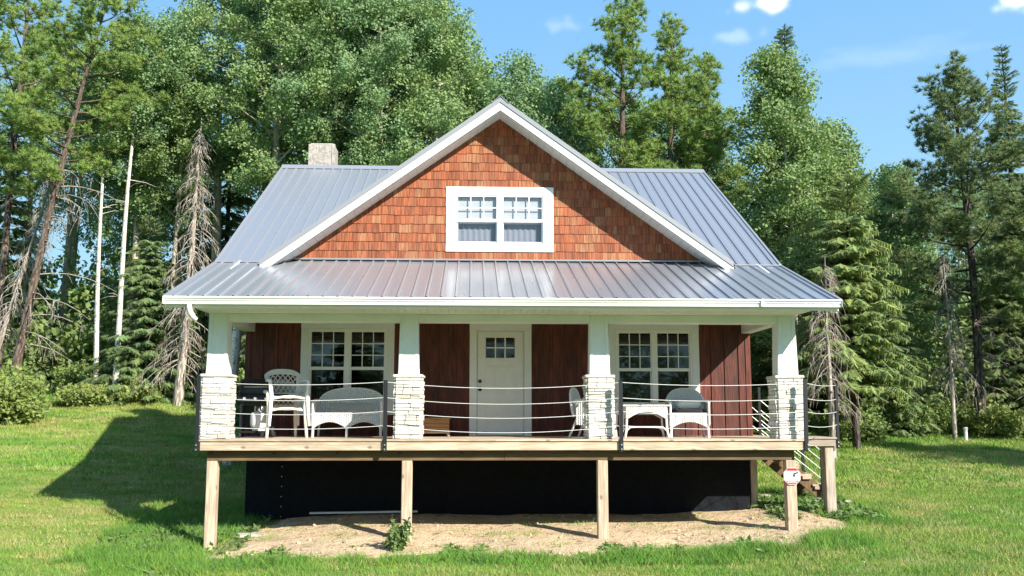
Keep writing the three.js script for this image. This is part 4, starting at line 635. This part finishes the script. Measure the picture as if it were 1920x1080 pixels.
function spruce(o) {
  const r = rng(o.seed), g = thing(o.name || 'spruce_tree', o.label, 'tree', [o.x, ground(o.x, o.z) - .1, o.z], 0, o.group), P = trunkPath(o.h, r, o.lean || [0, 0], .08), rad = .013 * o.h, wood = [tube(P, P.map((_, i) => rad * (1 - i / (P.length - 1)) + .012), 7)], list = [], col = o.color || C.spruce, step = o.step || .30;
  for (let y = o.h * (o.cb || .06); y < o.h - .12; y += step * (.55 + r() * .9)) {
    const q = 1 - y / o.h, L0 = o.cr * Math.pow(q, o.pow || .85) + .12, nb = Math.max(4, Math.round(4 + L0 * 3.2)), a0 = r() * 6.28;
    for (let b = 0; b < nb; b++) {
      const a = a0 + b / nb * 6.28 + (r() - .5) * .5, L = L0 * (.5 + r() * .72), s = onPath(P, y / o.h), d = V(Math.cos(a), (q < .15 ? .5 : -.08 - q * .25) + (r() - .5) * .22, Math.sin(a)), K = arc(3, k => s.clone().addScaledVector(d, L * k).add(V(0, .16 * L * k * k, 0)));
      wood.push(tube(K, [.012 + L * .004, .01, .008, .005], 3, false));
      const m = Math.max(3, Math.round(L * (o.dense || 6))); for (let j = 0; j < m; j++) { const k = lerp(.12, .92, (j + r()) / m), p = onPath(K, k), sd = (j % 2 ? 1 : -1) * (.25 + r() * .65) * (k > .85 ? .3 : 1), dd = V(Math.cos(a + sd), d.y - .12 + (r() - .5) * .25, Math.sin(a + sd)); list.push([aim(p, dd, (r() - .5) * .8, (o.size || 1) * (.7 + r() * .55) * Math.min(1, .42 + L * .75)), tint(col, r, .4, .2)]); }
    }
  }
  sub('trunk', merge(wood), M.barkDark, g); crown(g, G.spruce, M.needle, list); return g;
}
function deadSpruce(o) {
  const r = rng(o.seed), g = thing('dead_spruce', o.label, 'tree', [o.x, ground(o.x, o.z) - .1, o.z], 0, o.group), P = trunkPath(o.h, r, o.lean || [0, 0], .06), rad = o.r0 || .014 * o.h, tw = [];
  sub('trunk', tube(P, P.map((_, i) => rad * (1 - .92 * i / (P.length - 1))), 9), o.bark || M.deadwood, g);
  for (let y = o.h * (o.cb || .12); y < o.h * .97; y += .16) for (let b = 0; b < 3; b++) {
    const q = 1 - y / o.h, a = r() * 6.28, L = (o.cr * Math.pow(q, .7) + .1) * (.45 + r() * .7), s = onPath(P, y / o.h), K = arc(5, k => s.clone().add(V(Math.cos(a) * L * k, -.25 * L * k - .55 * L * k * k, Math.sin(a) * L * k))); tw.push(tube(K, [.016, .013, .011, .009, .006, .003].map(v => v * (o.thick || 1.3)), 4, false));
    for (let j = 0; j < 6; j++) { const k = .25 + r() * .7, p = onPath(K, k), e = p.clone().add(V((r() - .5) * .35 + Math.cos(a) * .1, -.15 - r() * .4, (r() - .5) * .35 + Math.sin(a) * .1)); tw.push(tube([p, p.clone().lerp(e, .5).add(V((r() - .5) * .06, .03, 0)), e], [.007, .005, .002].map(v => v * (o.thick || 1.3)), 3, false)); }
  }
  sub('branches', merge(tw), M.deadwood, g).userData.kind = 'stuff'; return g;
}
function shrub(o) {
  const r = rng(o.seed), g = thing(o.name || 'shrub', o.label, o.cat || 'shrub', [o.x, ground(o.x, o.z) - .05, o.z], 0, o.group), list = [], wood = [];
  for (let i = 0; i < (o.stems || 14); i++) { const a = r() * 6.28, R = o.r * Math.sqrt(r()), h = o.h * (.45 + r() * .6) * (1 - .35 * R / o.r), b = V(Math.cos(a) * R * .35, 0, Math.sin(a) * R * .35), e = V(Math.cos(a) * R, h, Math.sin(a) * R); wood.push(tube([b, b.clone().lerp(e, .5).add(V(0, .08, 0)), e], [.014, .01, .005], 4, false)); for (let j = 0; j < (o.dense || 14); j++) { const k = .25 + .8 * Math.sqrt(r()), p = b.clone().lerp(e, k).add(V((r() - .5) * .5, (r() - .5) * .3, (r() - .5) * .5)); if (p.y < .05) p.y = .05 + r() * .1; list.push([place(p, [(r() - .5), r() * 6.28, (r() - .5)], (.6 + r() * .6) * (o.size || 1)), tint(o.color || C.shrub, r, .4, .25)]); } }
  sub('stems', merge(wood), M.barkDark, g); crown(g, G.shrub, M.leaf, list, 'foliage'); return g;
}
// ---------------------------------------------------------------- the trees, left to right
jackPine({ x: -16.105, z: -14.979, h: 15.25, cb: .5, cr: 3.1, lean: [2.68, 0.37], seed: 1, limbs: 46, deadLimbs: 22, deadLen: 1.5, deadThick: 1.5, deadSide: .3, dense: 8, r0: 0.152, label: 'leaning pine at the left edge with bare curved lower branches' });
jackPine({ x: -18.2, z: -18.6, h: 19.32, cb: .38, cr: 3.1, seed: 2, limbs: 50, deadLimbs: 20, dense: 8, r0: 0.149, label: 'tall upright pine behind the leaning pine at the left edge' });
deadSpruce({ x: -17.41, z: -15.875, h: 9.84, cr: 1.08, lean: [2.28, 0.00], seed: 4, r0: 0.108, cb: .25, label: 'thin leaning dead trunk at the far left behind the leaning pine' });
aspen({ x: -13.87, z: -16.835, h: 12.6, cb: .68, cr: 1.32, seed: 5, limbs: 16, twigs: 12, r0: 0.09, bark: M.barkBirch, lean: [-0.36, 0.00], name: 'birch_tree', label: 'left of the two slim white birch trunks near the leaning pine' });
aspen({ x: -13.15, z: -16.595, h: 14.4, cb: .68, cr: 1.44, seed: 6, limbs: 18, twigs: 12, r0: 0.102, bark: M.barkBirch, lean: [0.42, 0.00], name: 'birch_tree', label: 'right of the two slim white birch trunks near the leaning pine' });
deadSpruce({ x: -10.798, z: -16.198, h: 10.492, cr: 1.5, lean: [0.43, 0.00], thick: 1.6, seed: 7, r0: 0.195, label: 'bare grey dead spruce with drooping twigs left of the cabin' });
spruce({ x: -12.28, z: -17.216, h: 6.9, cr: 1.725, seed: 8, step: .2, dense: 9, color: [.14, .22, .06], label: 'small dark green spruce between the white birches and the dead spruce' });
spruce({ x: -7.3, z: -14.5, h: 7.2, cr: 1.6, seed: 9, step: .2, dense: 9, label: 'dark spruce right of the dead spruce, partly behind the cabin roof' });
aspen({ x: -13.585, z: -19.418, h: 14.4, cb: 0.44, cr: 2.8, seed: 11, limbs: 38, label: 'rounded aspen whose top stands left of the sky gap upper left' });
aspen({ x: -10.648, z: -19.814, h: 18.9, cb: 0.46, cr: 2.7, seed: 12, limbs: 38, label: 'tall aspen directly behind the grey dead spruce' });
aspen({ x: -7.6, z: -16, h: 18.0, cb: 0.44, cr: 3.4, seed: 13, limbs: 40, color: C.aspenWarm, label: 'tall full aspen above the left end of the main roof' });
aspen({ x: -5.6, z: -17, h: 18.2, cb: 0.4, cr: 3.3, seed: 14, limbs: 40, label: 'tall aspen directly behind the chimney' });
aspen({ x: -3.8, z: -15.5, h: 17.3, cb: 0.34, cr: 3.2, seed: 15, limbs: 40, label: 'tall aspen just right of the chimney' });
aspen({ x: -1.9, z: -15.4, h: 15.6, cb: .22, cr: 2.9, seed: 16, limbs: 38, color: C.aspenWarm, label: 'aspen left of the gable peak, last of the tall left row' });
aspen({ x: -.6, z: -17.4, h: 13.8, cb: .22, cr: 1.9, seed: 17, limbs: 30, label: 'lower aspen just left of the gable peak' });
aspen({ x: 1.1, z: -15, h: 13.4, cb: .22, cr: 2.0, seed: 18, limbs: 28, dense: 14, label: 'open aspen with pale trunk right above the gable peak' });
aspen({ x: 2.6, z: -17, h: 13.0, cb: .22, cr: 2.1, seed: 19, limbs: 30, label: 'aspen right of the gable peak beside the tall pine' });
jackPine({ x: 4.45, z: -13.6, h: 15.0, cb: .24, cr: 3.1, seed: 20, limbs: 58, deadLimbs: 10, label: 'tallest pine right of the gable peak, top near the picture edge' });
jackPine({ x: 6.35, z: -13.8, h: 14.2, cb: .22, cr: 2.7, seed: 21, limbs: 54, deadLimbs: 10, label: 'second pine right of the gable, above the right end of the roof ridge' });
jackPine({ x: 7.75, z: -15.4, h: 13.4, cb: .2, cr: 2.5, seed: 22, limbs: 50, deadLimbs: 8, label: 'third and shortest pine, left of the pointed aspen' });
aspen({ x: 9.65, z: -12, h: 12.9, cb: .2, cr: 2.3, pointed: true, seed: 23, limbs: 46, color: [.22, .335, .09], label: 'pointed dense aspen right of the cabin roof with a white trunk', bark: M.barkBirch, r0: .09 });
spruce({ x: 10.95, z: -15.5, h: 14.9, cr: 1.9, seed: 24, pow: 1.0, step: .2, dense: 8, label: 'narrow spruce whose tip rises behind the pointed aspen' });
aspen({ x: 11.5, z: -13.6, h: 10.6, cb: .16, cr: 1.9, pointed: true, seed: 25, limbs: 38, color: [.22, .335, .09], label: 'lower aspen on the right shoulder of the pointed aspen' });
spruce({ x: 10.5, z: -9.4, h: 8.2, cr: 1.9, seed: 26, step: .2, dense: 9, pow: .7, cb: .26, color: [.23, .31, .075], size: 1.1, label: 'spruce with sunlit green painted into its needles and bare foot standing just right of the porch' });  // needle colour lightened above the other spruces to paint in sunlight
deadSpruce({ x: 9.05, z: -7.4, h: 5.6, cr: 1.2, seed: 27, r0: .10, cb: .32, thick: 1, label: 'grey dead conifer seen just right of the rightmost porch column' });
deadSpruce({ x: 14.9, z: -12.4, h: 6.4, cr: 1.0, seed: 35, r0: .08, cb: .3, thick: .8, label: 'grey dead conifer just left of the dark irregular pine' });
spruce({ x: 13.3, z: -13.6, h: 5.8, cr: 1.6, seed: 28, step: .2, dense: 9, pow: .75, color: [.14, .21, .06], label: 'short spruce left of the grey dead conifer at the right' });
jackPine({ x: 16.1, z: -13, h: 12.5, cb: .3, cr: 3.1, seed: 29, limbs: 60, deadLimbs: 34, deadLen: 1.3, color: C.bluePine, bark: M.barkDark, dense: 10, label: 'dark irregular pine at the right with dead lower branches' });
spruce({ x: 18.75, z: -15, h: 14.0, cr: 1.7, seed: 30, pow: 1.05, step: .2, dense: 8, label: 'tall narrow spruce at the right edge of the picture' });
aspen({ x: 16.2, z: -19.5, h: 10.2, cb: .16, cr: 2.8, seed: 31, limbs: 36, color: C.aspenWarm, label: 'low rounded aspen left of the dark irregular pine' });
aspen({ x: 13.9, z: -17, h: 8.6, cb: .14, cr: 2.2, seed: 32, limbs: 30, label: 'low bushy aspen below the sky gap at the right' });
jackPine({ x: 17.6, z: -10.6, h: 7.6, cb: .42, cr: 1.9, seed: 33, limbs: 30, deadLimbs: 30, deadLen: 1.1, color: [.19, .26, .06], label: 'short half-bare pine at the right edge before the tall spruce' });
[[-11.9, -18.4, 14.2], [-8.7, -18.6, 17.2], [-6.6, -19.0, 17.6], [-4.8, -18.8, 17.4], [-2.9, -18.6, 16.4], [-1.2, -19.4, 14.8], [.4, -18.8, 13.6], [1.9, -19.2, 13.8], [3.3, -18.2, 13.6], [5.4, -17.6, 12.8], [7.0, -17.4, 12.6], [8.6, -17.2, 12.0]].forEach(([x, z, h], i) => aspen({ x, z, h, cb: x < -3 ? .46 : .28, cr: 1.7, seed: 420 + i, limbs: 20, twigs: 8, r0: .095, color: i % 2 ? C.aspen : C.aspenWarm, label: 'slender upright aspen in the middle row behind the cabin roof', group: 'slender aspens behind the roof' }));
// the birch trunk seen through the left end of the porch
{ const g = thing('birch_snag', 'pale birch trunk seen between left column and red wall', 'tree trunk', [-6.5, ground(-6.5, -6) - .1, -6]); sub('trunk', tube([[0, 0, 0], [.03, 1.6, 0], [.14, 3.55, .05]], [.13, .12, .11], 10), M.barkBirch, g); sub('branch_stub', tube([[.1, 2.7, 0], [.35, 2.95, .1]], [.03, .015], 6), M.barkBirch, g); }
// back rows: trunks and crowns that fill the wood behind
{ const r = rng(404); let i = 0;
  for (let row = 0; row < 2; row++) for (let x = -24 - row * 3; x < 29 + row * 4; x += 1.75 + r() * 1.1) {
    const z = -21.5 - row * 5.5 - r() * 3, rightGap = x > 12.5 && x < 20, hh = x < -11.5 && x > -17.5 ? 12.5 + r() * 1.5 : rightGap ? 7 + r() * 2 : x > 9 ? 9.5 + r() * 2.5 : x > 0 ? 12.5 + r() * 3 : 15 + r() * 4, k = r(); i++;
    if (k < .8 || row) aspen({ x, z, h: hh, cb: x < -3 ? .30 + .045 * (i % 5) : .3, cr: 1.9, seed: 500 + i, limbs: 17, dense: 11, puff: 1.1, twigs: 8, label: 'slender aspen in the crowded back rows of the wood', group: 'aspens in the back rows' });
    else spruce({ x, z, h: hh * .8, cr: 1.7, seed: 500 + i, step: .42, dense: 5, size: 1.3, label: 'dark spruce in the crowded back rows of the wood', group: 'spruces in the back rows' });
  }
}
// undergrowth along the edge of the wood
const edge = [
  [-15.2, -12.2, 1.3, 2.2, 'big leafy shrub at the left edge of the lawn', [.27, .36, .075]], [-16.3, -14.8, 1.4, 1.8, 'shrub at the far left edge behind the big leafy shrub', [.25, .34, .07]], [-13.6, -16.0, 1.0, .7, 'low pale fern clump right of the big leafy shrub', C.fern], [-12.2, -17.2, 1.4, .9, 'low ferny bush at the foot of the dead spruce, left side', C.fern], [-9.2, -16.9, 1.4, 1.4, 'bush right of the dead spruce trunk', C.shrub], [-7.9, -14.8, 1.3, 2.4, 'bright bush seen through the left end of the porch', [.21, .32, .045]], [-14.4, -18.2, 1.5, 1.3, 'bush below the white birch trunks', C.shrub],
  [11.0, -11.4, 1.0, 1.0, 'low bush below the spruce painted sunlit green', C.shrub], [12.9, -13.2, 1.5, 1.5, 'bush at the right lawn edge, left of the dead branches', [.19, .28, .05]], [14.3, -13.8, 1.3, 1.3, 'bush at the right lawn edge behind the white pipe', C.shrub], [16.6, -13.2, 1.2, 1.1, 'bush at the foot of the dark irregular pine', [.25, .32, .06]], [18.4, -12.9, 1.2, 1.3, 'bush at the right edge of the picture', [.27, .34, .06]],
];
edge.forEach(([x, z, rr, h, label, c], i) => shrub({ x, z, r: rr, h, label, color: c, seed: 700 + i, stems: 26, dense: 20, group: 'bushes along the edge of the wood' }));
{ // the mass of brush between and behind the trunks
  const r = rng(808), list = [];
  for (let i = 0; i < 27000; i++) { const x = -30 + r() * 64, z = -13 - Math.pow(r(), .8) * 24, inHouse = Math.abs(x) < 8 && z > -15; if (inHouse) continue; if (x > 8 && z > -14.5) continue; if (x < -5 && z > -19) continue; const h = (.2 + Math.pow(r(), 1.6) * (z < -18 ? 6.5 : 2)); list.push([place(V(x, ground(x, z) + h * (.3 + r() * .7), z), [(r() - .5) * 2, r() * 6.28, (r() - .5) * 2], .8 + r() * .9), tint(r() < .2 ? C.spruce : [.21, .31, .065], r, .5, .25)]); }
  for (let i = 0; i < 9000; i++) { const x = -34 + r() * 68, z = 44 + r() * 8, h = 1 + Math.pow(r(), 1.4) * 5; list.push([place(V(x, ground(x, z) + h * r(), z), [r() * 2, r() * 6.28, r() * 2], 1.2 + r() * 1.2), tint([.09, .16, .035], r, .5, .25)]); }
  instanced('undergrowth', G.far, M.leaf, list, scene); scene.children[scene.children.length - 1].userData.label = 'dense green undergrowth between the trunks of the wood'; scene.children[scene.children.length - 1].userData.category = 'undergrowth';
}
// trees beside and behind the camera: they shade the right lawn and stand mirrored in the windows
[[20.5, .5, 9.5], [24.5, 2.5, 11], [29, 1.5, 12]].forEach(([x, z, h], i) => aspen({ x, z, h, cb: .3, cr: 2.2, seed: 900 + i, limbs: 26, label: 'aspen beyond the right picture edge whose shadow crosses the right lawn', group: 'aspens right of the view' }));
[...Array(13)].map((_, i) => [-24 + i * 3.9, 40 + (i * 5) % 7]).forEach(([x, z], i) => (i % 3 === 1 ? spruce({ x, z, h: 11 + i % 3, cr: 2.6, seed: 950 + i, step: .45, size: 1.4, label: 'spruce across the clearing, mirrored in the cabin windows', group: 'spruces across the clearing' }) : aspen({ x, z, h: 9.5 + (i * 7) % 4, cb: .1, cr: 3.0, seed: 950 + i, limbs: 26, dense: 14, puff: 1.5, label: 'aspen across the clearing, mirrored in the cabin windows', group: 'aspens across the clearing' })));

// ---------------------------------------------------------------- lawn
function grassTuft(n, R, h0, w, seed) { const r = rng(seed), t = []; for (let i = 0; i < n; i++) { const a = r() * 6.28, d = R * Math.sqrt(r()), x = Math.cos(a) * d, z = Math.sin(a) * d, h = h0 * (.5 + r() * .8), b = r() * 6.28, s = V(Math.cos(b) * w, 0, Math.sin(b) * w), l = h * (.2 + r() * .9), c = r() * 6.28; t.push(x - s.x, 0, z - s.z, x + s.x, 0, z + s.z, x + Math.cos(c) * l, h, z + Math.sin(c) * l); } return soup(t); }
{
  const r = rng(1212), near = [[], []], far = [[], []], GREEN = [.105, .26, .018], LIME = [.195, .335, .03], STRAW = [.38, .365, .12];
  const put = (L, x, z, s) => { const t = lawnTone(x, z), k = r(), c = k < .09 + .38 * t * t ? STRAW : k < .45 + .5 * t ? LIME : GREEN; L[r() < .5 ? 0 : 1].push([place(V(x, ground(x, z) - .012, z), [(r() - .5) * .2, r() * 6.28, (r() - .5) * .2], s), tint(c, r, .35, .2)]); };
  const house = (x, z) => x > -4.75 && x < 4.75 && z < .3 && z > -11.3;
  for (let i = 0; i < 9000; i++) { const x = -13 + r() * 27, z = -3 + r() * 9.5; if (house(x, z) || sandy(x, z) > (r() < .06 ? 2 : .35 + r() * .45)) continue; put(near, x, z, (.55 + r() * .5 + .5 * fbm(x * 1.3, z * 1.3, 87))); }
  for (let i = 0; i < 11500; i++) { const x = -22 + r() * 46, z = -20 + r() * 17; if (house(x, z) || (x > 0 && z < -15)) continue; put(far, x, z, .8 + r() * .5); }
  [grassTuft(95, .30, .062, .0045, 61), grassTuft(95, .30, .055, .005, 62)].forEach((g, i) => { const o = instanced('lawn_grass', g, M.grass, near[i], scene); o.name = numbered('near_grass'); tag(o, i ? 'finer blades of the mown lawn close to the cabin' : 'blades of the mown lawn close to the cabin', 'grass'); });
  [grassTuft(80, .42, .075, .009, 63), grassTuft(80, .42, .065, .01, 64)].forEach((g, i) => { const o = instanced('far_grass', g, M.grass, far[i], scene); o.name = numbered('far_grass'); tag(o, i ? 'shorter blades of the lawn towards the wood' : 'blades of the lawn towards the wood', 'grass'); });
  // ranker weeds along the front edge of the sand, left bank and right bank
  const wl = [], wg = leafSprig(13, .10, .075, 66, 1.7); const wr = rng(1313);
  const weed = (x, z, s, c) => wl.push([place(V(x, ground(x, z) + .03 * s, z), [(wr() - .5) * .6, wr() * 6.28, (wr() - .5) * .6], s), tint(c, wr, .4, .2)]);
  for (let i = 0; i < 700; i++) { const x = -5.6 + wr() * 9.4, z = 3.35 + (wr() + wr() - 1) * .6 + .15 * Math.sin(x * .8); const cl = fbm(x * 1.6, z * 1.6, 71); if (cl < .48) continue; weed(x, z, .35 + wr() * .6, [.14, .25, .03]); }
  for (let i = 0; i < 520; i++) { const x = -6.4 + wr() * 2.2, z = -.8 + wr() * 3.6; if (fbm(x * 1.3, z * 1.3, 73) > .42) weed(x, z, .4 + wr() * .7, [.12, .22, .03]); }
  for (let i = 0; i < 700; i++) { const x = 4.85 + wr() * 1.6, z = -1.8 + wr() * 3.4; if (fbm(x * 1.3, z * 1.3, 75) > .48) weed(x, z, .5 + wr() * .8, [.12, .21, .03]); }
  const o = instanced('weeds', wg, M.leaf, wl, scene); tag(o, 'low broad-leaved weeds along the edges of the sand', 'weeds');
  const tall = [], tg = grassTuft(46, .16, .15, .006, 68), tr = rng(1515);
  const rank = (x, z, s) => tall.push([place(V(x, ground(x, z) - .02, z), [0, tr() * 6.28, 0], s), tint(tr() < .25 ? LIME : GREEN, tr, .4, .2)]);
  for (let i = 0; i < 1500; i++) { const x = -6 + tr() * 11.4, z = 3.4 + .15 * Math.sin(x * .8) + (tr() + tr() - 1) * .75, k = sandy(x, z); if (k > .85 || fbm(x * 1.1, z * 1.1, 79) < .4 + .25 * k) continue; rank(x, z, .5 + tr() * .7); }
  for (let i = 0; i < 500; i++) { const x = -6.6 + tr() * 2.2, z = -1.5 + tr() * 5; if (sandy(x, z) < .6) rank(x, z, .5 + tr() * .9); }
  for (let i = 0; i < 420; i++) { const x = 4.8 + tr() * 2, z = -2.5 + tr() * 4.6; if (sandy(x, z) < .7) rank(x, z, .5 + tr() * .7); }
  tag(instanced('tall_grass', tg, M.grass, tall, scene), 'longer unmown grass along the edges of the bare sand', 'grass');
  const fl = []; for (let i = 0; i < 300; i++) { const x = -11 + tr() * 22, z = -3 + tr() * 8; if (house(x, z) || sandy(x, z) > .3 || fbm(x * .8, z * .8, 83) < .52) continue; fl.push([place(V(x, ground(x, z) + .05, z), [0, 0, 0], .6 + tr() * .7), rgb(.78, .78, .74)]); }
  tag(instanced('clover_flowers', new THREE.IcosahedronGeometry(.007, 1), mat('clover', 1, 1, 1), fl, scene), 'tiny white clover flowers dotted over the lawn', 'flowers');
  const clods = []; for (let i = 0; i < 300; i++) { const x = -4.8 + wr() * 10.4, z = .1 + wr() * 3.6; if (sandy(x, z) < .5) continue; clods.push([place(V(x, ground(x, z) + .025, z), [wr() * 6, wr() * 6, wr() * 6], .35 + Math.pow(wr(), 3) * 1.7), tint([.42, .33, .23], wr, .5, .1)]); }
  const cg = new THREE.DodecahedronGeometry(.022, 0); tag(instanced('sand_clods', cg, mat('clod', 1, 1, 1, { roughness: 1 }), clods, scene), 'small clods and pebbles scattered over the sand', 'pebbles');
}
{ // the single tall weed before the second post
  const r = rng(1414), g = thing('tall_weed', 'tall leafy weed growing on the sand before the second deck post', 'weed', [-1.66, ground(-1.66, 2.95), 2.95]), L = [], st = [];
  for (let i = 0; i < 9; i++) { const a = r() * 6.28, h = .22 + r() * .30, e = V(Math.cos(a) * .16, h, Math.sin(a) * .16); st.push(tube([V(0, 0, 0), e.clone().multiplyScalar(.5).add(V(0, .05, 0)), e], [.006, .005, .003], 4)); for (let j = 0; j < 9; j++) { const k = .2 + .8 * r(); L.push([place(e.clone().multiplyScalar(k), [r() - .5, r() * 6.28, r() - .5], .55 + r() * .35), tint([.14, .24, .04], r)]); } }
  sub('stems', merge(st), mat('weed stem', .14, .2, .05), g); crown(g, [leafSprig(7, .07, .07, 67, 2)], M.leaf, L, 'leaves');
}
renderer.render(scene, camera);
